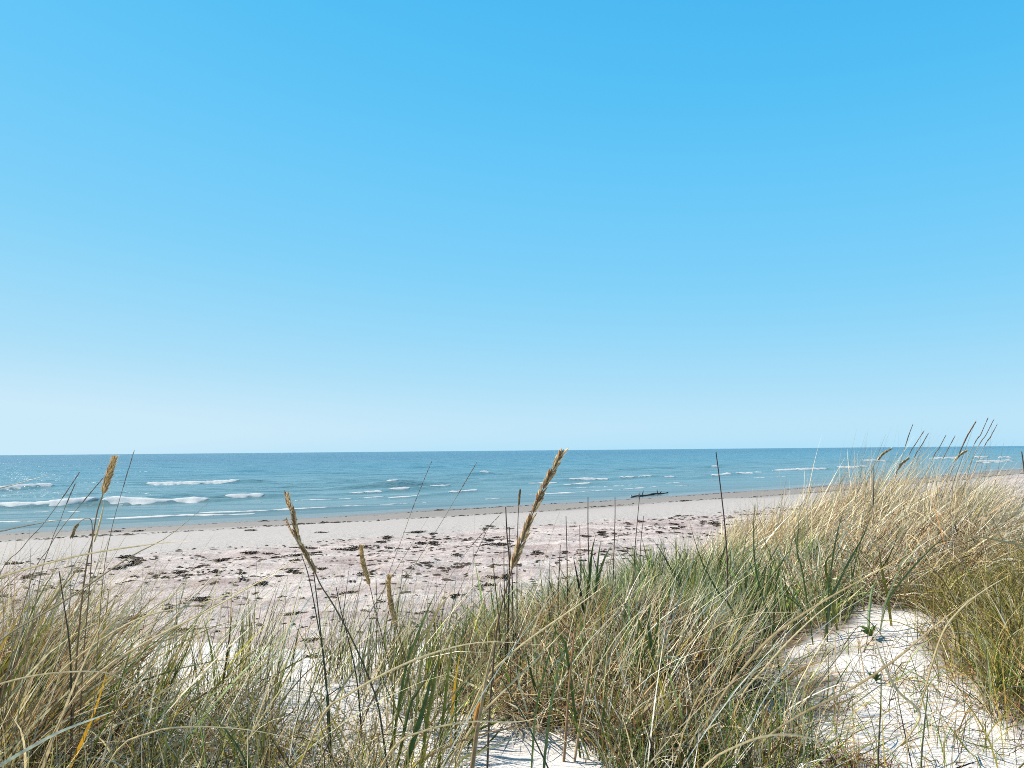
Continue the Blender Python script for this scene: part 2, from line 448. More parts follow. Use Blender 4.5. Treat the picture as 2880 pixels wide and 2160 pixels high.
def build_sea():
    bx = math.asinh(30000 / 30.0)
    xs = 5 + 30.0 * np.sinh(np.linspace(-bx, bx, 520))
    es = -6 + 14.0 * np.sinh(np.linspace(0, math.asinh(45000 / 14.0), 520))
    X, E = np.meshgrid(xs, es)
    Y = shore_y(X) + E
    D = E * shore_c(X)
    Z = sea_z(X, Y, D)
    me = mesh_np('sea', np.stack([X, Y, Z], -1).reshape(-1, 3), grid_faces(len(xs), len(es)), smooth=True, attrs={'offshore': D.ravel()})
    sea = tag(add('sea', me, M_SEA), 'blue green sea with small waves reaching to the horizon', 'sea', kind='structure')
    def foam(a, b, fh, fd, gap=0.0):
        d = b - a; L = np.hypot(*d); t_ = d / L; n_ = np.array([-t_[1], t_[0]])
        n = max(16, min(420, int(L / 0.14))); k = 9
        S, Q = np.meshgrid(np.linspace(0, L, n), np.linspace(-1, 0.6, k))
        end = sstep(0, 0.25 * L * 0.4 + 0.3, S) * sstep(L, L - 0.25 * L * 0.4 - 0.3, S)
        rag = 0.75 + 0.5 * noise(S / 1.7 + a[0] * 3, S * 0 + a[1], 51) + 0.45 * noise(S / 0.5 + a[0], S * 0 + a[1] + 9, 54)
        if gap: rag = np.clip(rag - gap + 0.9 * noise(S / 4.0 + a[0], S * 0 + a[1], 55), 0, 2)
        rag = np.clip(rag, 0.05, 1.5) * end
        wob = 0.5 * noise(S / 5.0 + a[0], S * 0 + a[1], 31)
        q2 = Q * fd * np.clip(rag, 0.1, 1.2) + wob + 0.15 * fd * noise(S / 0.4, Q * 3, 52) * (1 - np.abs(Q))
        X = a[0] + S * t_[0] + q2 * n_[0]; Y = a[1] + S * t_[1] + q2 * n_[1]
        prof = np.where(Q < 0.1, np.clip(1 - np.abs(Q - 0.1) / 1.1, 0, 1) ** 0.8, np.clip(1 - (Q - 0.1) / 0.5, 0, 1))
        E = (Y - shore_y(X)) * shore_c(X)
        Z = sea_z(X, Y, E) + prof * fh * (rag + 0.22 * rag * noise(S / 0.28 + 3, Q * 3.5, 53)) + 0.012
        low = rag < 0.12
        Z = np.where(low, Z - 0.1, Z)
        Z[0] -= 0.06; Z[-1] -= 0.08; Z[:, 0] -= 0.12; Z[:, -1] -= 0.12
        me = mesh_np('wave_foam', np.stack([X, Y, Z], -1).reshape(-1, 3), grid_faces(n, k), smooth=True)
        add('wave_foam', me, M_FOAM, sea)
    for a, b, h, fh, fd in CW: foam(a, b, fh * (0.68 if fh > 0.12 else 1.0), fd * 0.65)
    for a, b in (((-60, 524), (120, 519.5)), ((120, 519.5), (330, 510.5)), ((330, 508), (520, 497.5)), ((520, 495.5), (700, 484.5)), ((250, 503), (390, 496.5)),
                 ((560, 489), (700, 481.5)), ((700, 481.5), (860, 472)), ((-60, 514), (110, 511.5))):
        foam(on_plane(*a)[:2], on_plane(*b)[:2], 0.05, 0.35, 0.5)
build_sea()

# ------------------------------------------------------------------ beach litter: seaweed, driftwood
def rot_m(a, b, c):
    return np.array((Matrix.Rotation(c, 3, 'Z') @ Matrix.Rotation(b, 3, 'Y') @ Matrix.Rotation(a, 3, 'X')))

LUMP_V = np.array([[1, 0, 0], [.5, .87, 0], [-.5, .87, 0], [-1, 0, 0], [-.5, -.87, 0], [.5, -.87, 0], [0, 0, 1], [.45, .3, .75], [-.4, -.3, .8]], float)
LUMP_F = np.array([[0, 1, 7], [1, 2, 7], [2, 6, 7], [2, 3, 6], [3, 8, 6], [3, 4, 8], [4, 5, 8], [5, 0, 7], [5, 7, 8], [7, 6, 8]])

def weed_mesh(i, n_l, n_r, ax, ay, h):
    """one matted heap: a ragged low mat, lumps grown into it and strands tangled over it"""
    r = np.random.default_rng(100 + i)
    V, Fc, o = [], [], 0
    m = 22; an = np.arange(m) / m * 2 * math.pi
    rr = np.clip(0.62 + 1.1 * noise(np.cos(an) * 2.2 + i * 7, np.sin(an) * 2.2, 81) + r.uniform(-.34, .34, m), 0.18, 1.5)
    ring0 = np.stack([np.cos(an) * ax * rr, np.sin(an) * ay * rr, np.full(m, -0.015)], -1)
    ring1 = np.stack([np.cos(an) * ax * rr * .7, np.sin(an) * ay * rr * .7, h * r.uniform(.15, .55, m)], -1)
    V.append(np.vstack([ring0, ring1, [[0, 0, h * .5]]]))
    q = []
    for k in range(m):
        k2 = (k + 1) % m
        q += [(k, k2, m + k2), (k, m + k2, m + k), (m + k, m + k2, 2 * m)]
    Fc.append(np.array(q)); o = 2 * m + 1
    for _ in range(n_l):
        c = np.clip(r.normal(0, 0.3, 2), -.55, .55) * (ax, ay)
        s = r.uniform(0.10, 0.26) * min(ax, ay) * 1.2
        v = LUMP_V * (s * r.uniform(0.8, 2.4), s, h * r.uniform(0.5, 0.95)) * (1 + r.uniform(-0.35, 0.35, (9, 1)))
        v = v @ rot_m(0, 0, r.uniform(0, 6.28)).T + (c[0], c[1], -0.012)
        V.append(v); Fc.append(LUMP_F + o); o += 9
    for _ in range(n_r * 2):
        c = np.clip(r.normal(0, 0.35, 2), -.7, .7) * (ax, ay); L = r.uniform(0.08, 0.3); w = r.uniform(0.006, 0.016); a = r.uniform(0, 6.28)
        z0 = r.uniform(0.0, h * .6)
        pts = []
        for k in range(5):
            a += r.normal(0, 0.6); c = c + (math.cos(a) * L / 4, math.sin(a) * L / 4)
            z = max(0.004, z0 * (1 - k * .2) + abs(r.normal(0, 0.015))); nx, ny = -math.sin(a) * w, math.cos(a) * w
            pts += [(c[0] - nx, c[1] - ny, z), (c[0] + nx, c[1] + ny, z + r.uniform(0, .03))]
        V.append(np.array(pts))
        q = []
        for k in range(4): q += [(2 * k, 2 * k + 1, 2 * k + 3), (2 * k, 2 * k + 3, 2 * k + 2)]
        Fc.append(np.array(q) + o); o += 10
    return mesh_np('seaweed_clump', np.concatenate(V), np.concatenate(Fc))

WEED = [weed_mesh(i, n_l, n_r, ax, ay, h) for i, (n_l, n_r, ax, ay, h) in enumerate(
    [(7, 14, .30, .14, .07), (5, 10, .22, .16, .06), (9, 18, .40, .13, .07), (4, 8, .15, .12, .05), (3, 7, .20, .08, .04), (6, 12, .26, .2, .08)])]

def weed(p, kind, size, rz, label, group=None, sq=1.0):
    o = add('seaweed_clump', WEED[kind], M_WEED, loc=(p[0], p[1], p[2]))
    o.rotation_euler = (0, 0, rz); o.scale = (size, size * sq, size)
    return tag(o, label, 'seaweed', group)

HERO_WEED = [
    (363, 548, 2, 0.95, 'widest dark seaweed heap on the pink sand, behind the small upright seed head'),
    (434.5, 543.6, 1, 0.8, 'compact round dark seaweed lump crossed by a thin leaning stalk'),
    (417, 532.5, 2, 0.85, 'long dark seaweed bundle near the edge of the smooth sand'),
    (489, 526.8, 5, 0.8, 'dark seaweed heap just beside the bare stalks, near the smooth sand'),
    (500, 545.5, 2, 0.75, 'dark seaweed strip crossed by two bare upright stalks'),
    (321, 533, 5, 0.75, 'ragged dark seaweed lump at the edge of the smooth sand, beside the forked seed head'),
    (136, 562, 5, 0.85, 'dark tangled seaweed heap behind the long pale arching blade'),
    (127, 558, 1, 0.9, 'smaller seaweed tangle touching the heap behind the long pale blade'),
    (684, 501, 4, 1.1, 'dark seaweed lump with a tail below the driftwood log'),
    (250, 531, 4, 1.2, 'thin dark seaweed strip alone on the smooth wet sand'),
    (115, 532, 4, 1.3, 'flat dark seaweed strip on the wet sand behind the thick seed head'),
    (138, 531.5, 4, 1.2, 'flat dark seaweed strip on the wet sand, second from the thick seed head'),
    (455, 556, 3, 0.8, 'small dark seaweed scrap on the sand between two leaning stalks'),
    (301, 556, 2, 0.8, 'dark seaweed line half hidden by the forked seed head'),
    (200, 600, 1, 0.75, 'dark seaweed scrap low on the sand among thin straw blades'),
    (295, 614, 2, 0.45, 'reddish dark seaweed scrap left of the two dark stems'),
]
for px, py, k, s, lab in HERO_WEED:
    weed(on_ground(px, py), k, s * 0.85, rng.uniform(-0.3, 0.9), lab)

def shore_frame(u, x):
    return shore_y(x) - u / shore_c(x)

def to_px(p):
    v = CR.T @ (np.asarray(p, float) - (0, 0, ZC))
    return 512 + F * v[0] / -v[2], 384 - F * v[1] / -v[2]

COLUMNS = [(-1e9, 'beyond the left edge'), (0, 'by the left edge'), (60, 'left of the thick golden seed head'), (120, 'right of the thick golden seed head'),
           (190, 'between the thick and forked seed heads'), (255, 'just left of the forked seed head'), (310, 'just right of the forked seed head'),
           (362, 'above the lower tan seed head'), (405, 'left of the tallest seed head'), (460, 'close left of the tallest seed head'), (512, 'behind the tallest seed head'),
           (560, 'right of the tallest seed head'), (600, 'left below the driftwood log'), (640, 'right below the driftwood log'), (690, 'beside the tallest bare stick'),
           (740, 'left of the mound'), (1024, 'beyond the right edge')]

def scatter_weed():
    n = 0; tries = 0; big = []; V, Fc, o = [], [], 0
    bands = ['at smooth sand edge', 'on upper pink sand', 'on middle pink sand', 'near dune foot']
    while n < 600 and tries < 90000:
        tries += 1
        x = rng.uniform(-26, 46); u = 18.3 + rng.gamma(1.7, 4.8)
        y = float(shore_frame(u, x))
        if y < 6 or abs(x) > 0.72 * y + 0.5 or float(dune_w(x, y)) > 0.05: continue
        dens = 0.45 + 1.5 * float(fbm(x / 3.5, y / 2.0, 3, 61))
        if rng.uniform() > dens: continue
        k = int(rng.integers(0, 6)); size = (0.17 + 0.62 * rng.uniform() ** 1.5) * (1.0 if u < 22 else 0.85 if u < 28 else 0.6)
        rz = rng.uniform(-0.2, 1.3); sq = rng.uniform(0.6, 1.0)
        p = G(x, y); px, py = to_px(p)
        w = size * (.30, .22, .40, .15, .20, .26)[k] * 2 / y * F
        n += 1
        if w < 6.5 or not -10 < px < 800:                # scraps too small to pick apart lie in one mass
            me = WEED[k]; v = np.empty(len(me.vertices) * 3, np.float32); me.vertices.foreach_get('co', v); v = v.reshape(-1, 3) * (size, size * sq, size)
            f = np.empty(len(me.loops), np.int32); me.loops.foreach_get('vertex_index', f)
            V.append(v @ rot_m(0, 0, rz).T + p); Fc.append(f.reshape(-1, 3) + o); o += len(v)
            continue
        sz = 'large' if w > 18 else 'medium' if w > 12 else 'small' if w > 8.5 else 'tiny'
        shape = ('matted', 'rounded', 'long', 'compact', 'thin', 'heaped')[k]
        where = [c for c in COLUMNS if px >= c[0]][-1][1]
        band = bands[0] if u < 21 else bands[1] if u < 24.5 else bands[2] if u < 29 else bands[3]
        big.append((f'{sz} {shape} seaweed {band}, {where}', px, py, p, k, size, rz, sq))
    tag(add('seaweed_scraps', mesh_np('seaweed_scraps', np.concatenate(V), np.concatenate(Fc)), M_WEED), 'tiny dark seaweed scraps strewn among the larger ones on the beach', 'seaweed litter', kind='stuff')
    for lab in sorted({q[0] for q in big}):
        same = [q for q in big if q[0] == lab]
        same.sort(key=lambda q: q[1])
        for i, q in enumerate(same):
            ext = '' if len(same) == 1 else (', left one' if i == 0 else ', right one' if i == len(same) - 1 else ', middle one')
            weed(q[3], q[4], q[5], q[6], q[0] + ext, 'seaweed scraps strewn over the beach', q[7])
scatter_weed()

def lumps(name, P, S, label, cat, mat, seed):
    r = np.random.default_rng(seed); n = len(P)
    a = r.uniform(0, 6.28, n); c, s = np.cos(a), np.sin(a)
    v = LUMP_V[None] * S[:, None, None] * np.stack([r.uniform(.8, 2.2, n), r.uniform(.5, 1, n), r.uniform(.2, .5, n)], -1)[:, None, :]
    v = v * r.uniform(0.7, 1.2, (n, 9, 1))
    x = v[..., 0] * c[:, None] - v[..., 1] * s[:, None]; y = v[..., 0] * s[:, None] + v[..., 1] * c[:, None]
    v = np.stack([x, y, v[..., 2]], -1) + P[:, None, :] - (0, 0, 0.003)
    f = (LUMP_F[None] + (np.arange(n) * 9)[:, None, None]).reshape(-1, 3)
    return tag(add(name, mesh_np(name, v.reshape(-1, 3), f), mat), label, cat, kind='stuff')

def beach_bits():
    x = rng.uniform(-30, 50, 60000); u = 17.8 + rng.gamma(1.9, 6.0, 60000)
    y = shore_frame(u, x)
    ok = (y > 5) & (np.abs(x) < 0.8 * y + 3) & (dune_w(x, y) < 0.35) & (rng.uniform(size=len(x)) < 0.42 + 1.1 * fbm(x / 2.5, y / 1.5, 3, 62))
    x, y = x[ok][:16000], y[ok][:16000]
    S = np.minimum(rng.gamma(1.6, 0.02, len(x)) + 0.012, 0.06)
    lumps('seaweed_litter', np.stack([x, y, ground_z(x, y)], -1), S, 'small dark seaweed crumbs strewn over the pinkish beach', 'seaweed litter', M_WEED, 71)
    for u0, sd, n, nm in ((10.0, 0.22, 12000, 'wrack_line'), (4.2, 0.2, 4000, 'wrack_line')):
        x = rng.uniform(-40, 110, n)
        u = u0 + rng.normal(0, sd, n) + 0.8 * noise(x / 8, x * 0 + u0, 63) + 0.3 * noise(x / 2, x * 0 + u0, 64)
        ok = rng.uniform(size=n) < 0.16 + 1.3 * np.maximum(0, noise(x / 6, x * 0 + 5 + u0, 65))
        x, u = x[ok], u[ok]; y = shore_frame(u, x)
        S = rng.gamma(2.0, 0.02, len(x)) + 0.02
        lumps(nm, np.stack([x, y, ground_z(x, y)], -1), S,
              'thin dark line of seaweed left by the tide on the smooth sand' if u0 > 5 else 'faint broken line of seaweed at the wet edge of the beach', 'wrack line', M_WEED, int(u0 * 7))
beach_bits()

# ------------------------------------------------------------------ curves turned into tubes and leaves
def resample(P, n):
    P = np.asarray(P, float)
    if len(P) == 2: return P[0] + (P[1] - P[0]) * np.linspace(0, 1, n)[:, None]
    Q = np.vstack([2 * P[0] - P[1], P, 2 * P[-1] - P[-2]])
    out = []
    t = np.linspace(0, len(P) - 1 - 1e-6, n)
    for q in t:
        i = int(q); f = q - i
        a, b, c, d = Q[i], Q[i + 1], Q[i + 2], Q[i + 3]
        out.append(0.5 * (2 * b + (c - a) * f + (2 * a - 5 * b + 4 * c - d) * f * f + (3 * b - a - 3 * c + d) * f ** 3))
    return np.array(out)

def tangents(P):
    t = np.gradient(P, axis=0)
    return t / np.linalg.norm(t, axis=1)[:, None]

def tube(P, rad, c0, c1, sides=5, name='stem'):
    P = np.asarray(P, float); n = len(P); t = tangents(P)
    ref = np.array([0.31, 0.9, 0.2]); a = np.cross(t, ref); a /= np.linalg.norm(a, axis=1)[:, None]; b = np.cross(t, a)
    rad = np.broadcast_to(rad, (n,))
    an = np.arange(sides) / sides * 2 * math.pi
    v = P[:, None, :] + rad[:, None, None] * (np.cos(an)[None, :, None] * a[:, None, :] + np.sin(an)[None, :, None] * b[:, None, :])
    i = np.arange(n * sides).reshape(n, sides)
    f = np.stack([i[:-1], np.roll(i[:-1], -1, 1), np.roll(i[1:], -1, 1), i[1:]], -1).reshape(-1, 4)
    s = np.linspace(0, 1, n)[:, None]
    c = np.repeat((1 - s) * np.array(c0) + s * np.array(c1), sides, 0)
    return mesh_np(name, v.reshape(-1, 3), f, c, smooth=True)

def leaf_mesh(P, width, c0, c1, yaw=0.0, fold=0.3, name='leaf', base=0.6):
    """folded leaf with a little thickness; P runs from base to tip"""
    P = np.asarray(P, float); n = len(P); t = tangents(P)
    ref = np.array([math.sin(yaw), math.cos(yaw), 0.15])
    side = np.cross(t, ref); side /= np.linalg.norm(side, axis=1)[:, None]
    nrm = np.cross(side, t)
    s = np.linspace(0, 1, n)
    w = width * 0.5 * np.clip(base + 2.2 * s, 0, 1) * np.clip((1 - s) * 2.2, 0.03, 1) ** 0.8
    w = w[:, None]
    up = nrm * w * fold
    th = nrm * 0.0006
    v = np.stack([P - side * w + up, P + th, P + side * w + up, P - th], 1)
    i = np.arange(n * 4).reshape(n, 4)
    f = np.stack([i[:-1], np.roll(i[:-1], -1, 1), np.roll(i[1:], -1, 1), i[1:]], -1).reshape(-1, 4)
    s = s[:, None]
    c = np.repeat((1 - s) * np.array(c0) + s * np.array(c1), 4, 0)
    return mesh_np(name, v.reshape(-1, 3), f, c, smooth=False)

SPV = np.array([[0, 0, 0], [.28, 1, 0], [.28, 0, 1], [.28, -1, 0], [.28, 0, -1], [.68, .7, 0], [.68, 0, .7], [.68, -.7, 0], [.68, 0, -.7], [1, 0, 0]], float)
SPF = np.array([[0, 2, 1], [0, 3, 2], [0, 4, 3], [0, 1, 4], [1, 2, 5], [2, 6, 5], [2, 3, 6], [3, 7, 6], [3, 4, 7], [4, 8, 7], [4, 1, 8], [1, 5, 8], [5, 6, 9], [6, 7, 9], [7, 8, 9], [8, 5, 9]])

def seed_head(P, rows, per, length, width, spread, c0, c1, seed, hair=0, split=None):
    """spikelets set along the axis P (base to tip)"""
    r = np.random.default_rng(seed)
    P = resample(P, 40); t = tangents(P); V, Fc, C, o = [], [], [], 0
    ref = np.array([0.2, 0.9, 0.3])
    for k in range(rows):
        s = (k + r.uniform(-.2, .2)) / rows; s = min(max(s, 0), 0.985); j = int(s * 39)
        tt = t[j]; a = np.cross(tt, ref); a /= np.linalg.norm(a); b = np.cross(tt, a)
        for q in range(per):
            an = (q / per) * 2 * math.pi + (k % 2) * math.pi / per + r.normal(0, .25) if per > 2 else (math.pi * ((k + q) % 2) + r.normal(0, .35))
            out = math.cos(an) * a + math.sin(an) * b
            sp = spread * r.uniform(0.6, 1.35)
            d = tt * math.cos(sp) + out * math.sin(sp); e1 = np.cross(d, out); e1 /= np.linalg.norm(e1) + 1e-9; e2 = np.cross(d, e1)
            prof = (0.72 + 0.5 * math.sin(math.pi * min(1, 0.15 + s))) if per > 2 else 1 - 0.3 * s
            L = length * prof * r.uniform(0.75, 1.2); w = width * r.uniform(0.75, 1.2)
            v = P[j] + out * width * 0.5 + SPV[:, :1] * L * d + SPV[:, 1:2] * w * e1 + SPV[:, 2:] * w * e2
            m = r.uniform(0, 1) ** 1.3
            cc = (np.array(c0) * (1 - m) + np.array(c1) * m) * r.uniform(0.75, 1.25)
            if split is not None: split.append(mesh_np('spikelet', v, SPF, np.repeat(cc[None], 10, 0)))
            else: V.append(v); Fc.append(SPF + o); C.append(np.repeat(cc[None], 10, 0)); o += 10
            for _ in range(hair):
                sp2 = spread * r.uniform(0.8, 2.2)
                d2 = tt * math.cos(sp2) + (out + 0.5 * r.normal(0, 1, 3)) * math.sin(sp2)
                p0 = P[j] + out * width; p1 = p0 + d2 * length * r.uniform(.7, 1.1); wd = e1 * 0.0005
                V.append(np.array([p0 - wd, p0 + wd, p1])); Fc.append(np.array([[0, 1, 2]]) + o); C.append(np.repeat(np.array(c1)[None] * 1.15, 3, 0)); o += 3
    return mesh_np('seed_head', np.concatenate(V), np.concatenate(Fc), np.concatenate(C))

def to_ground(P):
    """append a rooted point below the last point of a line given tip first"""
    P = [np.array(p) for p in P]
    last = P[-1]; g = G(last[0], last[1])
    if last[2] > g[2] + 0.01:
        d = (P[-1] - P[-2]); k = (g[2] - last[2]) / min(d[2], -1e-3)
        shift = np.clip(d[:2] * k * 0.5, -0.12, 0.12)
        q = G(last[0] + shift[0], last[1] + shift[1]); q[2] -= 0.015
        P.append(q)
    else:
        P[-1][2] = g[2] - 0.01
    return P[::-1]                                       # root first

DARK = (0.085, 0.06, 0.04); BROWN = (0.24, 0.13, 0.06); STRAW = (0.66, 0.50, 0.25); PALE = (0.80, 0.68, 0.44)
GREEN = (0.09, 0.135, 0.03); BLUEG = (0.12, 0.165, 0.065); OLIVE = (0.28, 0.25, 0.045); GOLD = (0.45, 0.26, 0.08); AMBER = (0.75, 0.30, 0.03)

def line_at(px, depth, lean=0.0):
    """picture line (tip first) stood up at a real distance; the tip may lean away by `lean` metres"""
    n = len(px)
    return [W(p[0], p[1], depth + lean * (1 - i / max(1, n - 1))) for i, p in enumerate(px)]

def stalk(px, depth, r0, r1, c0, c1, label, head=None, name='bare_stalk', cat='stalk', group=None, lean=0.0, extra=()):
    P = to_ground(line_at(px, depth, lean))
    root = P[0]; C = resample(P, 26) - root
    if head is None and not extra:
        o = add(name, tube(C, np.linspace(r0, r1, 26), c0, c1, name=name), M_STEM, loc=tuple(root))
        return tag(o, label, cat, group)
    t = thing(name, root, label, cat, group)
    add('stem', tube(C, np.linspace(r0, r1, 26), c0, c1), M_STEM, t)
    if head is not None:
        frac, kw = head
        sp = [] if kw.pop('pieces', False) else None
        h = add('seed_head', seed_head(C[int(26 * (1 - frac)):], split=sp, **kw), M_HEAD, t)
        for me in sp or (): add('spikelet', me, M_HEAD, h)
    for kind, q, kw in extra:
        Q = np.array(line_at(q, depth, lean))[::-1] - root
        if kind == 'leaf': add('leaf', leaf_mesh(resample(Q, 10), **kw), M_BLADE, t)
        elif kind == 'branch':
            add('branch', tube(resample(Q, 10), np.linspace(0.0016, 0.0008, 10), c0, c1, name='branch'), M_STEM, t)
            add('seed_head', seed_head(Q[len(Q) // 3:], **kw), M_HEAD, t)
    return t

FLUFF = dict(rows=34, per=7, length=0.020, width=0.0026, spread=0.30, c0=(0.40, 0.21, 0.07), c1=(0.80, 0.59, 0.30), hair=4)
LOOSE = dict(rows=30, per=2, length=0.030, width=0.0032, spread=0.24, c0=(0.30, 0.14, 0.05), c1=(0.76, 0.56, 0.30), hair=3)

stalk([(114.2, 459), (108, 478), (102, 497), (97, 513), (92, 541), (88, 556), (83, 590), (78, 640), (74, 700)], 2.3, 0.0028, 0.0014, BROWN, (0.30, 0.2, 0.1),
      'thickest fluffy golden seed head standing up against the sea', (0.22, dict(FLUFF, rows=44, length=0.021, width=0.0027, seed=1)),
      'lyme_grass_stalk', 'grass stalk', 'flowering grass stalks',
      extra=[('leaf', [(104, 500), (102, 512), (98, 528), (94, 542)], dict(width=0.008, c0=STRAW, c1=PALE, yaw=.4))])
stalk([(72, 537), (76, 527), (82, 520), (89, 518.5), (92, 524), (92, 545), (90, 580), (84, 650), (80, 720)], 2.35, 0.002, 0.0008, BROWN, (0.3, 0.22, 0.12),
      'small withered drooping seed head hooked over beside the thick golden one', (0.16, dict(rows=16, per=2, length=0.016, width=0.002, spread=0.25, c0=(0.3, 0.2, 0.1), c1=(0.5, 0.4, 0.22), hair=0, seed=2)),
      'lyme_grass_stalk', 'grass stalk', 'flowering grass stalks')
stalk([(287, 495), (289.5, 505), (293, 514), (296, 530), (299.5, 542), (307, 556), (314, 570), (321, 586), (331, 601), (344, 624), (357, 650), (371, 684), (380, 715)], 2.35, 0.003, 0.0011, (0.07, 0.07, 0.04), BROWN,
      'long forked brown seed head bending toward the sea on a dark stem', (0.50, dict(LOOSE, rows=40, length=0.030, width=0.0034, seed=3, pieces=True)),
      'lyme_grass_stalk', 'grass stalk', 'flowering grass stalks', lean=0.1,
      extra=[('branch', [(286, 519), (289, 527), (294, 536), (300, 547)], dict(rows=9, per=2, length=0.016, width=0.0026, spread=.25, c0=(.3, .17, .08), c1=(.5, .36, .2), seed=4)),
             ('branch', [(287, 494), (288, 499), (290, 506), (292.5, 514)], dict(rows=14, per=5, length=0.016, width=0.0022, spread=.25, c0=(.3, .17, .08), c1=(.55, .4, .2), seed=5))])
stalk([(361, 546), (363, 562), (367, 576), (371, 591), (374, 605), (379, 625), (388, 660), (393, 690)], 3.0, 0.0024, 0.001, (0.16, 0.13, 0.07), BROWN,
      'short upright tan seed head in front of the widest seaweed heap', (0.34, dict(FLUFF, rows=36, length=0.020, width=0.003, seed=6)),
      'lyme_grass_stalk', 'grass stalk', 'flowering grass stalks')
stalk([(389, 576), (389, 590), (391.5, 606), (395, 621), (399, 637), (404, 655), (410, 690)], 2.8, 0.0024, 0.001, (0.16, 0.13, 0.07), BROWN,
      'lower tan seed head leaning just beside the short upright one', (0.50, dict(FLUFF, rows=40, length=0.020, width=0.003, seed=7)),
      'lyme_grass_stalk', 'grass stalk', 'flowering grass stalks')
stalk([(563.5, 449.5), (554, 468), (543.5, 488), (533, 513), (522, 541), (514, 562.5), (508, 582.5), (502, 604), (496, 635), (492, 680), (489, 720)], 2.4, 0.0036, 0.0014, DARK, BROWN,
      'tallest long brown seed head leaning across the horizon', (0.47, dict(LOOSE, rows=34, length=0.044, width=0.004, spread=0.28, seed=8, pieces=True)),
      'lyme_grass_stalk', 'grass stalk', 'flowering grass stalks', lean=0.15)
stalk([(520, 491), (519, 503), (518, 520), (517, 565), (517, 620), (517, 660)], 2.9, 0.0026, 0.0011, DARK, (0.16, 0.11, 0.06),
      'slim straight dark stalk with narrow brown head beside the tallest seed head', (0.22, dict(rows=24, per=3, length=0.016, width=0.0022, spread=.12, c0=(.16, .10, .05), c1=(.34, .24, .12), seed=9)),
      'lyme_grass_stalk', 'grass stalk', 'flowering grass stalks')

SLIM = dict(rows=17, per=2, length=0.045, width=0.0015, spread=0.06, c0=(0.20, 0.14, 0.10), c1=(0.40, 0.30, 0.22))
TANH = dict(rows=24, per=2, length=0.038, width=0.0042, spread=0.20, c0=(0.50, 0.35, 0.18), c1=(0.74, 0.58, 0.36))
for k, (px, kw, lab) in enumerate([
    ([(890.7, 449), (882, 455), (876, 463), (869, 471), (858, 490), (846, 530)], TANH, 'tan seed head leaning far over, leftmost on the crest of the mound'),
    ([(908, 458.5), (900, 466), (893, 477), (889, 484), (880, 505), (872, 540)], TANH, 'tan seed head in the middle of the mound crest'),
    ([(966, 451), (958, 457), (950, 467), (944, 478), (932, 505), (922, 540)], TANH, 'tan seed head below the dark feathery ones on the mound'),
    ([(975.6, 422), (967, 436.5), (959, 454), (950, 475), (938, 510)], dict(SLIM, rows=20, width=0.0034), 'thickest dark feathery head against the sky over the mound'),
    ([(988, 418), (980.4, 434.6), (973.7, 445), (960, 475), (948, 510)], SLIM, 'tallest feathery head against the sky over the mound'),
    ([(993.5, 420), (986, 434.6), (978, 447), (965, 475), (952, 510)], SLIM, 'feathery head just right of the tallest one over the mound'),
    ([(996.8, 425), (990, 437.5), (984, 447), (972, 475), (958, 510)], SLIM, 'rightmost feathery head against the sky over the mound'),
    ([(912.4, 425.4), (908, 437.5), (905, 447), (896, 475), (886, 510)], SLIM, 'leftmost dark feathery head against the sky over the mound'),
    ([(923.5, 431.7), (916.8, 442), (909, 455), (899, 480), (890, 510)], SLIM, 'second feathery head from the left over the mound'),
    ([(928, 434), (921.6, 445), (914, 458), (904, 485), (896, 510)], SLIM, 'third feathery head from the left over the mound'),
    ([(945.7, 435.5), (939, 448), (932, 460), (920, 490), (912, 515)], SLIM, 'feathery head in the middle of those over the mound'),
    ([(954.4, 437), (948, 449), (942, 461), (930, 490), (922, 515)], SLIM, 'low thin feathery head left of the thickest one over the mound')]):
    stalk(px, 6.1 + 0.1 * (k % 3), 0.0035, 0.0013, (0.42, 0.32, 0.18), (0.24, 0.17, 0.12), lab, (0.30 if kw is TANH else 0.42, dict(kw, seed=40 + k)), 'lyme_grass_stalk', 'grass stalk', 'seed heads over the mound')

THIN = dict(rows=12, per=2, length=0.014, width=0.0007, spread=0.08, c0=(0.2, 0.15, 0.11), c1=(0.36, 0.28, 0.2))
for k, (px, d, lab) in enumerate([
    ([(134.4, 450), (124.7, 482), (115.7, 513), (110.6, 534), (104, 570), (98, 640)], 2.2, 'hair thin stalk crossing the horizon right of the thick golden seed head'),
    ([(79.7, 472), (61.7, 499), (42.4, 525), (22, 548), (-10, 600)], 2.0, 'thin dark stalk over the breaking waves, nearest the left edge'),
    ([(103, 478), (82, 503), (61.7, 528), (49, 548), (25, 600)], 2.05, 'thin dark stalk leaning up behind the thick golden seed head'),
    ([(74.6, 485), (66, 505), (60, 521), (51, 543), (36, 600)], 2.15, 'thin faint stalk between the two dark ones over the waves'),
    ([(432, 460.6), (415.4, 501), (400, 544), (389, 573), (376, 620), (368, 660)], 2.6, 'long thin dark stalk reaching over the sea, left of two'),
    ([(477, 462), (461.7, 488), (441.6, 522), (418.5, 559), (403, 587), (388, 640)], 2.5, 'long thin dark stalk reaching over the sea, right of two'),
    ([(489.5, 525), (474, 558), (463, 582), (452, 609), (440, 650)], 2.7, 'thin tan stalk leaning over the beach below the right long one'),
    ([(500, 515), (472, 545), (448, 580), (430, 615), (415, 660)], 2.6, 'thin straw stalk leaning over the beach left of the dark pair')]):
    stalk(px, d, 0.0014, 0.0005, (0.3, 0.23, 0.13), (0.16, 0.12, 0.09), lab, (0.2, dict(THIN, seed=70 + k)), 'thin_grass_stalk', 'grass stalk', 'thin leaning grass stalks')

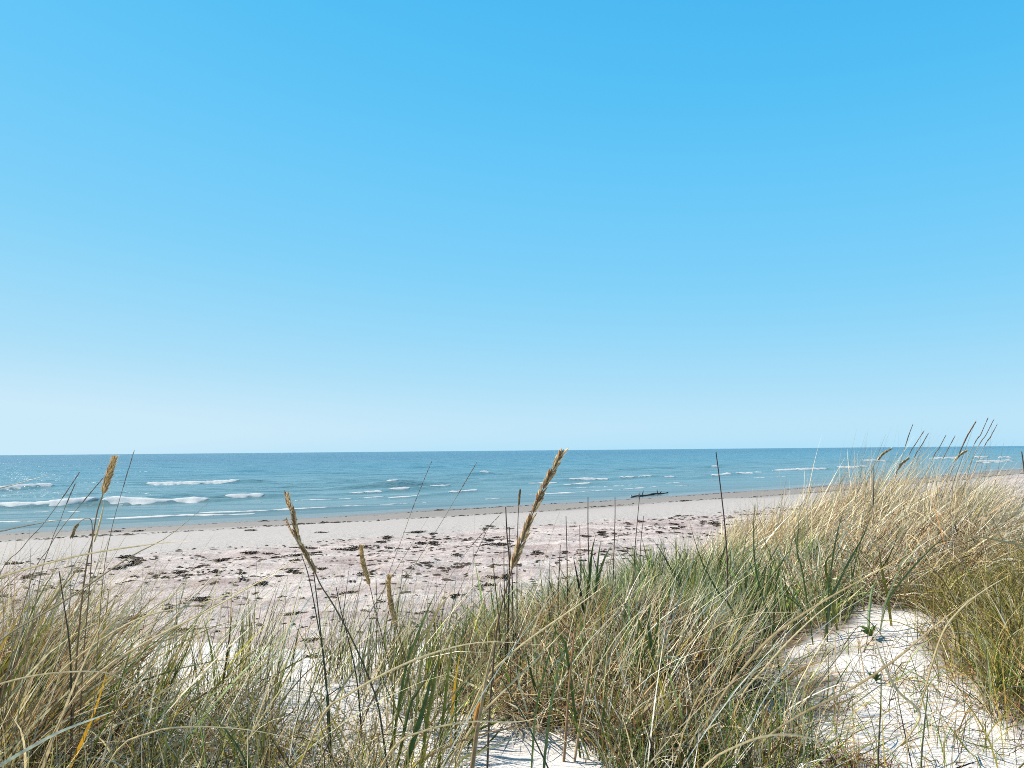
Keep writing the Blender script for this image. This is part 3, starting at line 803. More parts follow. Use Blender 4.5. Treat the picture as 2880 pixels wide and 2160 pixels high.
# bare stalks
def bare(px, d, r, label, group='bare upright stalks', c0=DARK, c1=DARK, lean=0.0):
    return stalk(px, d, r, r * 0.5, c0, c1, label, None, 'bare_stalk', 'stalk', group, lean)
bare([(716, 452), (720.5, 487), (725, 527), (727.4, 565), (727.4, 592)], 4.2, 0.0055, 'tallest bare reddish brown stick rising alone to the horizon in front of the mound', None, (0.15, 0.09, 0.07), (0.06, 0.04, 0.035))
bare([(505.7, 507), (507, 535), (509.5, 566), (508, 622)], 3.2, 0.0045, 'thick dark bare stalk, leftmost of the pair beside the tallest seed head', None)
bare([(509.5, 527), (510, 550), (512, 575), (513, 620)], 3.3, 0.0032, 'thin dark bare stalk, shorter one of the pair beside the tallest seed head', None)
bare([(504, 550), (504, 570), (505, 625)], 3.2, 0.0028, 'short dark bare stalk left of the dark pair by the tallest seed head', None)
bare([(492.5, 558), (495.6, 589), (499, 624)], 3.1, 0.003, 'short dark bare stalk standing left of the tallest seed head stem', None)
bare([(566, 516), (567, 555), (567.4, 600)], 3.8, 0.0036, 'dark bare stalk standing just right of the tallest seed head', None)
bare([(579.7, 525), (580, 550), (580.5, 600)], 4.0, 0.003, 'thin dark bare stalk between two taller bare stalks over the green grass', None)
bare([(588, 497), (588, 530), (589, 566), (590, 600)], 3.9, 0.0042, 'tall dark bare stalk swelling at its foot over the green grass', None)
bare([(615, 497), (615, 519), (613.6, 565), (613, 600)], 4.0, 0.0036, 'tall dark bare stalk right of the one swelling at its foot', None)
bare([(640, 492), (637, 525), (634.5, 556), (633, 600)], 4.3, 0.0036, 'tall thin dark stalk leaning below the driftwood log', None)
bare([(643.7, 516), (640.6, 547), (639, 600)], 4.3, 0.003, 'shorter thin dark stalk paired with the leaning one below the driftwood', None)
bare([(560.4, 545), (559, 573), (558, 610)], 3.7, 0.003, 'short dark bare stalk at the near edge of the green grass', None)
bare([(1021.7, 451.5), (1024, 469.5), (1028, 510), (1030, 560)], 4.6, 0.006, 'dark bare stalk cut off by the right edge of the picture', None)
bare([(874, 468), (873.7, 488), (873, 520)], 5.6, 0.005, 'dark bare stalk poking out of the tawny mound', None)
bare([(302, 556), (309, 578), (318, 625), (323, 655), (327, 703)], 2.5, 0.0028, 'dark straight stem, left one of the two under the forked seed head', None, (0.05, 0.07, 0.03), DARK)
bare([(313, 568), (317, 600), (321, 635), (325, 670), (329, 712)], 2.45, 0.0032, 'dark straight stem, right one of the two under the forked seed head', None, (0.05, 0.08, 0.03), DARK)
bare([(336, 587), (342, 615), (352, 655), (358, 690)], 2.7, 0.003, 'dark leaning stem just right of the two under the forked seed head', None, (0.05, 0.07, 0.03), DARK)
bare([(59, 571), (64, 605), (69, 640), (71, 680)], 2.3, 0.0028, 'dark crooked stem standing in the straw at the left edge', None)
bare([(501.6, 678.6), (512, 697), (523, 715.7), (536, 742), (548, 768), (552, 778)], 2.3, 0.0030, 'dark green slanting stem crossing the bare sand at the bottom', None, (0.03, 0.05, 0.025), (0.05, 0.09, 0.04))
bare([(881, 673), (881, 700), (879.5, 730), (878, 768), (878, 776)], 2.4, 0.0032, 'thin straight dark stem standing before the white sand patch', None, DARK, (0.05, 0.07, 0.04))
bare([(928, 690), (925, 720), (922, 750), (921, 775)], 2.4, 0.0035, 'green brown stem right of the thin straight one before the sand patch', None, (0.09, 0.10, 0.04), (0.10, 0.11, 0.05))
bare([(575, 628), (571, 665), (566.5, 725), (563.5, 761)], 2.6, 0.0052, 'smooth reddish straw stalk, left one of two above the bare sand', 'reddish straw stalks', (0.30, 0.19, 0.11), (0.34, 0.17, 0.09))
bare([(594, 641), (589, 671), (582, 713), (574, 764)], 2.6, 0.0050, 'smooth reddish straw stalk, right one of two above the bare sand', 'reddish straw stalks', (0.42, 0.31, 0.20), (0.40, 0.25, 0.14))

# thick broken stalk with a torn orange sheath
t_ = stalk([(495, 640), (490, 660), (486, 679), (481.6, 705), (477, 731), (472, 770), (471, 785)], 2.25, 0.0085, 0.003, (0.16, 0.09, 0.05), (0.40, 0.30, 0.16),
           'thick brown broken stalk with a torn orange sheath at the bottom edge', None, 'broken_stalk', 'stalk',
           extra=[('leaf', [(480, 702), (477.5, 708), (475.5, 716), (474, 726)], dict(width=0.013, c0=(0.55, 0.32, 0.14), c1=AMBER, yaw=.3, fold=.5))])

# driftwood log with its stubs
def driftwood():
    a, b = on_ground(631, 497.5), on_ground(668, 494.0)
    mid = (a + b) / 2
    t = thing('driftwood_log', (mid[0], mid[1], mid[2]), 'long dark driftwood log with upright branch stubs on the tide line', 'driftwood')
    d = b - a; d[2] = 0; L = np.linalg.norm(d); d /= L
    s = np.linspace(-L / 2, L / 2, 14)
    P = np.stack([d[0] * s, d[1] * s, 0.07 + 0.03 * np.sin(s * 2.1)], -1)
    rad = np.interp(s, [-L / 2, -L / 4, 0, L / 2], [0.035, 0.065, 0.07, 0.035]) * (1 + 0.15 * np.sin(s * 9))
    add('trunk', tube(P, rad, DARK, DARK, 8, 'trunk'), M_LOG, t)
    for f, h, lx in ((-0.22, 0.24, 0.05), (0.20, 0.25, -0.02), (0.27, 0.12, 0.05)):
        q = np.array([d[0] * L * f, d[1] * L * f, 0.1]); Q = resample([q, q + (lx, 0, h * .6), q + (lx * 2, 0.02, h)], 6)
        add('branch_stub', tube(Q, np.linspace(0.035, 0.024, 6), DARK, DARK, 6, 'branch_stub'), M_LOG, t)
    q = np.array([d[0] * -L * .22, d[1] * -L * .22, 0.15]); Q = resample([q, q + (0.06, 0, .17), q + (0.12, 0, .29)], 6)
    add('branch_stub', tube(Q, np.linspace(0.022, 0.01, 6), DARK, DARK, 5, 'branch_stub'), M_LOG, t)
    for f in (-0.5, -0.31):
        q = np.array([d[0] * L * f, d[1] * L * f - .05, 0.12])
        v = LUMP_V * (0.09, 0.07, 0.12) + q
        add('pale_end', mesh_np('pale_end', v, LUMP_F), M_PALE, t)
driftwood()

# dark flat clumps at the dune edge
def dune_clump(px, py, w, label):
    weed(on_ground(px, py), 2, w, 0.1, label)
dune_clump(313, 640, 0.34, 'flat dark heap lying at the dune edge behind the two dark stems')
dune_clump(417, 627, 0.22, 'small dark seaweed scrap with a long shadow at the dune edge')
dune_clump(311, 657, 0.16, 'small dark twig scrap on the white sand below the flat heap')

# broad leaved grass tufts
def tuft(label, depth, leaves, group='broad leaved green tufts'):
    if depth is None: depth = float(np.mean([on_ground(*l[0][-1])[1] for l in leaves]))
    roots = [to_ground(line_at(l[0], depth + dd, 0.0))[0] for l, dd in zip(leaves, [0] * len(leaves))]
    root = np.mean(roots, axis=0); root = G(root[0], root[1])
    t = thing('broad_leaf_grass', root, label, 'grass tuft', group)
    for k, (px, w, c0, c1) in enumerate(leaves):
        P = to_ground(line_at(px, depth + 0.05 * ((k * 37) % 5 - 2) / 2, 0.04 * ((k * 53) % 7 - 3) / 3))
        add('leaf', leaf_mesh(resample(P, 16) - root, 0.72 * w / F * depth, np.array(c0) * 1.25, np.array(c1) * 1.35, yaw=((k * 29) % 9 - 4) * 0.12, base=0.75), M_BLADE, t)
    return t

LG = (0.23, 0.29, 0.10); PG = (0.50, 0.52, 0.30)
tuft('broad blue green leaves, left tuft of two in front of the tawny mound', 4.05, [
    ([(845, 506), (838, 531), (833, 559), (829, 593)], 3.6, BLUEG, BLUEG), ([(872, 514), (862, 539), (849, 562), (837, 587), (832, 598)], 4.0, BLUEG, BLUEG),
    ([(834, 551), (827, 560), (826, 571), (831, 590)], 3.6, OLIVE, GREEN), ([(800, 509), (798, 530), (797, 551), (803, 575)], 2.2, GREEN, BLUEG)])
tuft('broad pale green leaves, right tuft of two in front of the tawny mound', 4.0, [
    ([(909.5, 542), (905, 554), (897, 576), (885, 605)], 3.4, PG, PG), ([(951, 531), (929, 551), (911, 570), (895, 590), (886, 606)], 3.2, LG, BLUEG),
    ([(877.9, 542), (881, 563), (884, 580), (888, 598)], 4.0, OLIVE, (0.26, 0.20, 0.05)), ([(877, 579), (872, 590), (870, 605), (869, 614)], 4.0, PG, LG)])
tuft('tall dark green leaves standing over the dark shaded grass hollow', 3.6, [
    ([(755, 502), (754, 520), (755, 563), (763, 597), (773, 630)], 3.2, GREEN, BLUEG), ([(689, 521), (701, 559), (718, 592), (733, 612)], 2.6, GREEN, GREEN),
    ([(795, 545), (783, 560), (777, 580), (774, 620)], 2.6, GREEN, GREEN), ([(780, 547), (772, 566), (766, 600)], 2.2, BLUEG, GREEN)])
tuft('widest dark green leaf with olive blades at the bottom edge of the sand', 2.35, [
    ([(434, 666), (427.6, 694), (418, 728), (406, 768)], 7.5, (0.06, 0.11, 0.03), (0.07, 0.12, 0.04)), ([(443, 640), (436, 670), (431, 700), (424, 745)], 4.5, OLIVE, GREEN),
    ([(456, 618), (450, 660), (445, 700), (440, 750)], 4.0, GREEN, OLIVE), ([(434, 668), (424, 682), (414, 697), (408, 712)], 4.2, GREEN, DARK)])
tuft('slender green leaves rising left of the two reddish stalks', 2.55, [
    ([(566.5, 636), (558, 671), (551, 707), (545, 757)], 4.2, (0.06, 0.12, 0.05), LG), ([(563, 596), (553, 640), (540, 690), (535, 720)], 3.0, LG, GREEN),
    ([(553, 618), (556, 632), (563, 640), (568, 660)], 3.6, GREEN, GREEN)])
tuft('short dark green leaf fan in the middle of the dense grass', 3.0, [
    ([(651, 600), (648.5, 623), (652, 650)], 5.0, (0.05, 0.10, 0.04), BLUEG), ([(635, 607), (641, 627), (651, 650)], 4.0, OLIVE, OLIVE),
    ([(668, 590), (660, 615), (654, 650)], 3.6, GREEN, LG)])
tuft('pale arching leaf bent over above the dead grass', 2.8, [
    ([(682, 669), (678.6, 660.5), (669, 657.5), (659, 661.7), (651, 675), (643.7, 687), (632, 714)], 4.6, DARK, PG), ([(702, 655), (699, 675), (706, 690), (708, 715)], 3.0, GREEN, GREEN)])
tuft('green leaves under the tall bare stalk swelling at its foot', 3.8, [
    ([(596, 534), (592, 552), (590, 575), (586, 606)], 4.2, GREEN, GREEN), ([(573, 555), (578, 580), (583, 606)], 3.6, (0.05, 0.08, 0.03), DARK),
    ([(612, 545), (604, 560), (596, 590)], 3.6, GREEN, LG), ([(601, 540), (598, 560), (595, 600)], 3.0, (0.05, 0.09, 0.04), GREEN)])
tuft('green leaves leaning over the sand below the lower tan seed head', 2.6, [
    ([(437, 590), (427, 612), (416, 640), (405, 672)], 3.8, GREEN, LG), ([(450, 585), (436, 612), (424, 650), (418, 690)], 3.0, OLIVE, STRAW), ([(456, 591), (445, 600), (430, 625), (412, 660)], 2.6, GREEN, STRAW)])
tuft('large pale leaf slanting up from the bottom corner of the left grass', 1.75, [
    ([(114, 711), (99, 717), (62, 731), (30, 748), (0, 766), (-25, 785)], 4.6, (0.36, 0.40, 0.28), (0.62, 0.62, 0.52))], None)

# long arching straw blades
def straw(px, d, w, label, c0=STRAW, c1=PALE, lean=0.0):
    P = to_ground(line_at(px, d, lean))
    o = add('arching_straw_blade', leaf_mesh(resample(P, 22) - P[0], w / F * d, c0, c1, yaw=0.3, fold=0.45, name='arching_straw_blade'), M_BLADE, loc=tuple(P[0]))
    return tag(o, label, 'straw', 'long arching straw blades')
straw([(193, 541), (168, 542.5), (139, 546), (77, 556), (0, 577), (-50, 600), (-90, 650)], 1.9, 2.0, 'long pale blade arching level over the beach from the left edge')
straw([(216, 496), (170, 535), (128, 558), (66, 600), (0, 640), (-40, 680)], 2.0, 1.8, 'long straight straw blade pointing up across the beach from the left edge', (0.3, 0.25, 0.15), (0.36, 0.30, 0.2))
straw([(305, 553), (262, 580), (205, 612), (150, 640), (100, 672), (60, 720)], 2.1, 2.2, 'pale straw blade sweeping up to the forked seed head')
straw([(300, 560), (258, 583), (200, 604), (140, 618), (80, 655), (40, 700)], 2.2, 1.6, 'thin straw blade below the one sweeping to the forked seed head')
straw([(154, 692), (131, 682), (100, 672), (46, 674), (0, 684), (-40, 700)], 1.9, 1.8, 'pale blade bowed over low at the left edge')
straw([(542, 645), (486, 642), (440, 651), (394, 669), (346, 696), (320, 720)], 2.2, 2.2, 'pale blade bowed over in the middle of the foreground')
straw([(557, 714), (517, 722), (471, 722), (424, 731), (390, 752)], 2.2, 2.0, 'pale blade lying low above the bare sand at the bottom', STRAW, PALE)
straw([(302, 745), (280, 736), (240, 729), (190, 727), (150, 733), (110, 760)], 1.9, 1.6, 'pale blade bowed low over the olive grass at the bottom')
straw([(608, 583), (580, 604), (545, 628), (510, 655), (480, 690)], 2.5, 2.0, 'long straw blade slanting up through the green grass in the middle')
straw([(566, 628), (540, 656), (505, 690), (470, 730)], 2.4, 2.0, 'straw blade slanting below the longer one in the middle')
straw([(914, 551), (880, 570), (829, 598), (775, 634), (744, 668), (720, 700), (690, 760)], 2.5, 2.8, 'thick straw blade slanting up across the shaded hollow to the pale tuft', (0.42, 0.32, 0.18), STRAW)
straw([(850, 590), (820, 612), (790, 640), (765, 668), (740, 700)], 2.6, 2.0, 'thin straw blade beside the thick one across the hollow')
straw([(971, 598), (945, 618), (923, 636), (895, 660), (850, 690), (800, 715), (760, 745)], 2.4, 2.4, 'thick straw blade slanting up across the white sand patch', (0.5, 0.38, 0.22), STRAW)
straw([(1010, 575), (985, 590), (960, 610), (940, 640)], 3.0, 2.0, 'short straw blade leaning over the olive grass')
straw([(866, 768), (840, 752), (810, 738), (775, 735), (740, 745), (700, 772)], 2.0, 2.2, 'pale blade bowed over the sand at the bottom right', STRAW, PALE)
straw([(900, 770), (920, 715), (897, 690), (880, 655), (872, 626)][::-1], 2.7, 2.6, 'stiff pale straw leaning across the sand beside the upper seedling', PALE, PALE)
straw([(190, 427 + 66), (60, 472), (20, 483), (-20, 496), (-60, 530)][1:], 1.6, 1.3, 'thin blade reaching over the sea from the left edge', (0.2, 0.2, 0.16), (0.3, 0.3, 0.25))
straw([(100, 517), (60, 520), (25, 526), (0, 532), (-40, 548)], 1.7, 1.4, 'thin blade lying level over the tide line from the left edge', (0.2, 0.2, 0.16), (0.3, 0.3, 0.25))
straw([(950, 540), (975, 537), (1000, 541), (1030, 552)], 4.2, 2.2, 'pale straw bowed at the foot of the tawny mound', PALE, STRAW)

# sea rocket seedlings on the white sand
def seedling(px, py, size, label):
    p = on_ground(px, py); t = thing('seedling', p, label, 'seedling', 'green seedlings on the sand')
    r = np.random.default_rng(int(px))
    st = tube(resample([(0, 0, -0.02), (0.004, 0, size * .25), (-0.004, 0.0, size * .45)], 6), np.linspace(0.003, 0.002, 6), (0.12, 0.05, 0.03), GREEN)
    add('stem', st, M_STEM, t)
    for k in range(9):
        a = k * 2.4 + r.uniform(-.3, .3); L = size * r.uniform(.5, .85); el = r.uniform(.5, 1.2); z = size * r.uniform(.15, .45)
        d = np.array([math.cos(a) * math.cos(el), math.sin(a) * math.cos(el), math.sin(el)])
        P = resample([(0, 0, z), np.array([0, 0, z]) + d * L * .5, np.array([0, 0, z]) + d * L - (0, 0, L * .12)], 7)
        add('leaf', leaf_mesh(P, size * .19, (0.09, 0.17, 0.03), (0.13, 0.24, 0.05), yaw=r.uniform(-1, 1)), M_BLADE, t)
seedling(872, 640, 0.085, 'small green seedling highest on the white sand patch')
seedling(876, 684, 0.06, 'small green seedling in the middle of the white sand patch')
seedling(775, 703, 0.045, 'tiny dark green seedling at the edge of the shaded hollow')

# ------------------------------------------------------------------ the mass of grass
def blades(name, root, az, L, th0, bend, width, c0, c1, label, cat='grass', nseg=6, daz=None, lift=0.0):
    n = len(root); r = np.random.default_rng(len(name) * 1000 + n)
    s = np.linspace(0, 1, nseg + 1)
    th = th0[:, None] + bend[:, None] * s[None] ** 1.4
    aa = az[:, None] + (daz if daz is not None else r.normal(0, 0.25, n))[:, None] * s[None]
    d = np.stack([np.sin(th) * np.cos(aa), np.sin(th) * np.sin(aa), np.cos(th)], -1)
    step = d[:, :-1] * (L / nseg)[:, None, None]
    P = np.concatenate([root[:, None, :], root[:, None, :] + np.cumsum(step, 1)], 1)
    gz = ground_z(P[..., 0], P[..., 1])
    P[..., 2] += np.broadcast_to(lift, (n,))[:, None]
    P[:, 1:, 2] = np.maximum(P[:, 1:, 2], gz[:, 1:] + 0.004 + r.uniform(0, 0.03, (n, 1)))
    P[:, 0, 2] = gz[:, 0] - 0.01 + np.broadcast_to(lift, (n,))
    ref = np.stack([r.normal(0, 1, n), r.normal(0, 1, n), r.normal(0, .5, n)], -1)[:, None, :]
    side = np.cross(d, np.broadcast_to(ref, d.shape)); side /= np.linalg.norm(side, axis=-1, keepdims=True) + 1e-9
    w = width[:, None] * 0.5 * np.clip(0.7 + 1.5 * s, 0, 1)[None] * np.clip((1 - s) * 1.8, 0.06, 1)[None] ** 0.8
    V = np.stack([P - side * w[..., None], P + side * w[..., None]], 2).reshape(-1, 3)
    k = np.arange(n)[:, None] * (2 * (nseg + 1)) + 2 * np.arange(nseg)[None]
    f = np.stack([k, k + 1, k + 3, k + 2], -1).reshape(-1, 4)
    C = c0[:, None, :] * (1 - s[None, :, None]) + c1[:, None, :] * s[None, :, None]
    C = np.repeat(C, 2, 1).reshape(-1, 3)
    return tag(add(name, mesh_np(name, V, f, C), M_BLADE), label, cat, kind='stuff')

def palette(n, cols, weights, jit=0.42, seed=0):
    r = np.random.default_rng(seed + n)
    k = r.choice(len(cols), n, p=np.array(weights) / np.sum(weights))
    c = np.array(cols)[k] * np.exp(r.normal(-0.08, jit, (n, 1))) * r.uniform(.94, 1.06, (n, 3))
    return np.minimum(c, (0.86, 0.80, 0.68))

def roots(n, cx, cy, rx, ry, seed, clump=0.0, cs=0.35, edge=2.0, cond=None, xy=False):
    """points in a soft patch, gathered into clumps"""
    r = np.random.default_rng(seed); out = np.zeros((0, 2))
    while len(out) < n:
        a = r.uniform(0, 2 * math.pi, n * 2); q = np.sqrt(r.uniform(0, 1, n * 2)) ** (1 / edge * 2)
        x, y = cx + rx * q * np.cos(a), cy + ry * q * np.sin(a)
        ok = (r.uniform(size=n * 2) < 1 - clump + clump * (0.5 + 1.4 * noise(x / cs + 3.7, y / cs, seed % 50))) & (y > 1.1)
        if cond is not None: ok &= cond(x, y)
        out = np.vstack([out, np.stack([x[ok], y[ok]], -1)])
    out = out[:n]
    if xy: return out
    return np.column_stack([out, ground_z(out[:, 0], out[:, 1])])

def u_(n, a, b, seed): return np.random.default_rng(seed).uniform(a, b, n)
def g_(n, m, s, seed): return np.random.default_rng(seed).normal(m, s, n)

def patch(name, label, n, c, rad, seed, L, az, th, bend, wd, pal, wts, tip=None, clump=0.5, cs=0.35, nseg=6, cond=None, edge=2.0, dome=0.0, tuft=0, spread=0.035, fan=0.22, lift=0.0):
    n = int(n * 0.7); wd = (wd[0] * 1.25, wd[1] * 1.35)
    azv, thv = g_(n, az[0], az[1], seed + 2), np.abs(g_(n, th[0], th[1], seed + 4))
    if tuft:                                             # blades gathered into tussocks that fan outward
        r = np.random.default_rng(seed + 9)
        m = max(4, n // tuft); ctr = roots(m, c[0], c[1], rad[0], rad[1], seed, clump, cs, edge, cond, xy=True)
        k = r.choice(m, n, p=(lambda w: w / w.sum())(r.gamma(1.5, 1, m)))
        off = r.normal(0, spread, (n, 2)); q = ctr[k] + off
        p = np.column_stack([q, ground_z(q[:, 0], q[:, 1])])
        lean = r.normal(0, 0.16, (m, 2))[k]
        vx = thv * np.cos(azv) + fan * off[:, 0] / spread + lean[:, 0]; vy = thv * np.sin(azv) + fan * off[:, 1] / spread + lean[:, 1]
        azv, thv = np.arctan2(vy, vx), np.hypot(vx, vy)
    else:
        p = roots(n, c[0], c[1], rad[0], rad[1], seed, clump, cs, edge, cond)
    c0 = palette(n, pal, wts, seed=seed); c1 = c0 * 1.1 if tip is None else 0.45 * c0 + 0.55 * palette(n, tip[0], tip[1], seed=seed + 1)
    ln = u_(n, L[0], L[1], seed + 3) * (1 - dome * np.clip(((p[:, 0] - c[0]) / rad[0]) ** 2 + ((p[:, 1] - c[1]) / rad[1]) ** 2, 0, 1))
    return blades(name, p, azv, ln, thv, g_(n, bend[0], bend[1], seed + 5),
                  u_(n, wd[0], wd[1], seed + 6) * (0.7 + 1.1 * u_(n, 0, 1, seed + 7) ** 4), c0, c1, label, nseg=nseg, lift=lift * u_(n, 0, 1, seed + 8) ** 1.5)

S1, S2, S3 = (0.70, 0.56, 0.33), (0.86, 0.76, 0.53), (0.46, 0.32, 0.16)
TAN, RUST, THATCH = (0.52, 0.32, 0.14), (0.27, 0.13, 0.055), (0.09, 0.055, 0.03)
GR1, GR2, GR3, OL = (0.155, 0.225, 0.05), (0.28, 0.345, 0.125), (0.065, 0.105, 0.022), (0.33, 0.275, 0.048)
YEL = (0.75, 0.42, 0.04)

sand_free = lambda x, y: (((x - 1.42) / 0.52) ** 2 + ((y - 3.5) / 0.75) ** 2 > 1.0) & (((x - 1.22) / 0.62) ** 2 + ((y - 2.45) / 0.72) ** 2 > 1.0)   # the white sand patch stays open
sand_free2 = lambda x, y: ((x - 0.05) / 0.28) ** 2 + ((y - 2.3) / 0.45) ** 2 > 1.0

patch('tawny_grass', 'dense tawny dry grass leaning in the wind on the mound', 11000, (2.75, 6.1), (1.3, 1.6), 201, (0.34, 0.82), (0.10, 0.45), (0.80, 0.26), (0.3, 0.35), (0.0025, 0.005),
      [S1, S2, S3, TAN, OL, RUST], [4, 4, 2, 2.5, 1, .8], ([S1, S2, S3], [3, 4, 1]), clump=0.6, cs=0.4, dome=0.55, tuft=70, spread=0.06, fan=0.12)
patch('tawny_grass', 'loose pale grass tips blown over the crest of the mound', 300, (3.1, 6.4), (0.65, 1.0), 211, (0.7, 0.95), (0.1, 0.3), (0.48, 0.14), (0.12, 0.15), (0.0016, 0.0026),
      [(0.3, 0.22, 0.15), S3, S1], [2, 2, 2], clump=0.4)
patch('green_grass', 'dense grey green grass on the dune left of the mound', 7500, (1.0, 5.0), (1.2, 1.25), 221, (0.16, 0.42), (0.2, 1.5), (0.34, 0.3), (0.35, 0.6), (0.0025, 0.006),
      [GR1, GR2, GR3, OL, S1, S2], [3, 3, 2, 1.2, 2, 2], ([GR2, S1, S2, GR1], [2, 2, 2, 2]), clump=0.5, cs=0.3, cond=sand_free, tuft=32, spread=0.04)
patch('green_grass', 'mixed green and straw grass in the middle of the foreground', 3300, (0.5, 3.5), (0.95, 0.9), 231, (0.12, 0.36), (0.2, 1.7), (0.42, 0.36), (0.5, 0.55), (0.002, 0.0055),
      [GR1, GR2, GR3, OL, S1, S3, YEL], [2.5, 2, 2.5, 2, 2, 1.5, .25], ([GR2, S1, S2], [2, 2, 2]), clump=0.6, cs=0.26, cond=lambda x, y: sand_free(x, y) & sand_free2(x, y), tuft=26, spread=0.035)
patch('dead_grass', 'tangle of dead brown straw under the green grass', 17000, (0.66, 3.4), (0.92, 0.88), 241, (0.06, 0.26), (0.3, 2.4), (1.0, 0.45), (0.5, 0.7), (0.002, 0.004),
      [S1, S3, TAN, RUST, THATCH, S2], [3, 2, 1.5, 2, 2.5, 2.5], clump=0.6, cond=lambda x, y: sand_free(x, y) & sand_free2(x, y), nseg=5, lift=0.11)
patch('dead_grass', 'brown thatch coloured dark for the shade in the hollow beside the white sand', 9500, (0.82, 3.6), (0.34, 0.66), 245, (0.08, 0.24), (0.3, 2.4), (0.8, 0.5), (0.5, 0.7), (0.0022, 0.0042),
      [RUST, THATCH, (0.045, 0.03, 0.02), S3, S2], [2, 3, 3, 1, 1.2], clump=0.5, cs=0.25, cond=sand_free, nseg=5, lift=0.10)  # near-black tones put the bank's shadow into the thatch colour
patch('dead_grass', 'matted grey straw at the foot of the mound', 8000, (2.35, 4.75), (0.7, 0.55), 251, (0.12, 0.42), (0.1, 1.4), (1.05, 0.35), (0.5, 0.45), (0.002, 0.0042),
      [S1, S2, S3, RUST, THATCH], [3, 3, 2, 1, 2.5], clump=0.5, nseg=5, cond=sand_free, lift=0.16)
patch('olive_grass', 'thick fine olive grass at the right edge', 13500, (2.62, 3.6), (0.62, 0.98), 261, (0.16, 0.38), (0.8, 1.5), (0.4, 0.3), (0.9, 0.6), (0.0018, 0.0036),
      [OL, (0.26, 0.21, 0.07), GR3, S1, TAN, THATCH], [4, 3, 2, 1.8, 1, 1.2], ([OL, S1], [3, 2]), clump=0.5, cond=sand_free, tuft=60, spread=0.06)
patch('straw_grass', 'long dry grass leaning over the beach at the left edge', 2600, (-2.2, 2.6), (0.75, 0.85), 271, (0.30, 0.75), (0.1, 0.5), (0.55, 0.25), (0.35, 0.4), (0.002, 0.0042),
      [S1, S3, OL, TAN, GR3, RUST, THATCH], [3, 2, 2, 2, 1.5, 1.5, 1.2], ([S1, S2, S3], [3, 2, 1]), clump=0.6, tuft=45, spread=0.05, fan=0.12)
patch('olive_grass', 'low olive grass filling the bottom left of the dune', 5600, (-1.35, 2.25), (1.15, 0.65), 281, (0.10, 0.34), (0.2, 1.7), (0.48, 0.4), (0.6, 0.6), (0.0018, 0.004),
      [OL, (0.24, 0.19, 0.07), GR3, S1, RUST, THATCH, YEL], [4, 2, 2, 2, 1, 1.5, .15], ([OL, S1, S2], [2, 2, 1]), clump=0.6, cond=sand_free2, tuft=40, spread=0.05)
patch('dead_grass', 'dead straws lying through the low olive grass', 3600, (-1.3, 2.4), (1.2, 0.65), 285, (0.10, 0.36), (0.2, 1.8), (0.95, 0.35), (0.5, 0.6), (0.0018, 0.0034),
      [S1, S2, S3, RUST, THATCH], [3, 2.5, 1.5, 1, 1.5], clump=0.7, nseg=5, cond=sand_free2)
patch('sparse_grass', 'sparse upright green stems growing out of the white sand', 1900, (-0.45, 3.0), (1.0, 0.85), 291, (0.16, 0.40), (0.2, 1.4), (0.26, 0.22), (0.25, 0.4), (0.0018, 0.004),
      [GR3, GR1, OL, DARK, S1, YEL], [3, 2, 2, 2, 1.5, .3], ([GR1, OL, S1], [2, 1, 1]), clump=0.9, cs=0.22, cond=sand_free2, tuft=10, spread=0.025, fan=0.12)
patch('sparse_grass', 'thin dark stems scattered over the front of the dune', 900, (-1.1, 3.4), (1.2, 0.75), 301, (0.2, 0.55), (0.2, 0.8), (0.2, 0.14), (0.15, 0.2), (0.0018, 0.003),
      [DARK, GR3, S3, GR1, S1], [2, 2, 1.5, 1.5, 2], clump=0.8, cs=0.3)
patch('straw_grass', 'long single straw blades leaning across the middle foreground', 320, (-0.3, 2.9), (1.3, 0.8), 311, (0.45, 0.85), (0.1, 0.45), (0.55, 0.18), (0.35, 0.3), (0.002, 0.0034),
      [S1, S2, S3], [3, 3, 1], clump=0.5, cond=sand_free2)
patch('straw_grass', 'straw blades leaning across the hollow and the green grass', 200, (0.75, 3.2), (0.6, 0.7), 315, (0.3, 0.6), (0.25, 0.45), (0.65, 0.2), (0.3, 0.3), (0.002, 0.0034),
      [S1, S2, S3], [3, 3, 1], clump=0.5, cond=sand_free)
patch('sparse_grass', 'scattered straws and stems around the white sand patch', 1500, (1.5, 2.95), (0.8, 0.95), 321, (0.10, 0.34), (0.3, 1.8), (0.65, 0.45), (0.4, 0.4), (0.0016, 0.0032),
      [GR1, OL, S1, DARK, TAN], [2, 2, 2, 2, 1.5], clump=0.9, cs=0.25)
both = lambda x, y: sand_free(x, y) & sand_free2(x, y)
patch('broad_grass', 'coarse dark green blades standing among the finer green grass', 620, (0.95, 4.9), (1.2, 1.2), 401, (0.24, 0.46), (0.2, 0.9), (0.22, 0.16), (0.2, 0.3), (0.006, 0.010),
      [GR3, GR1, GR2, (0.05, 0.08, 0.03)], [3, 3, 2, 2], clump=0.5, cond=both, tuft=5, spread=0.015)
patch('broad_grass', 'coarse green and yellowing blades rising from the dead straw', 420, (0.5, 3.25), (0.95, 0.8), 405, (0.20, 0.40), (0.2, 1.0), (0.28, 0.2), (0.3, 0.4), (0.005, 0.009),
      [GR3, GR1, GR2, OL, YEL], [3, 3, 2, 1.5, .5], clump=0.5, cond=both, tuft=5, spread=0.015)
patch('broad_grass', 'coarse pale straw blades over the tawny mound', 900, (2.6, 5.9), (1.2, 1.4), 409, (0.35, 0.7), (0.1, 0.4), (0.75, 0.22), (0.3, 0.3), (0.005, 0.009),
      [S1, S2, S2, TAN], [3, 3, 2, 1], clump=0.5, cond=both, dome=0.4)
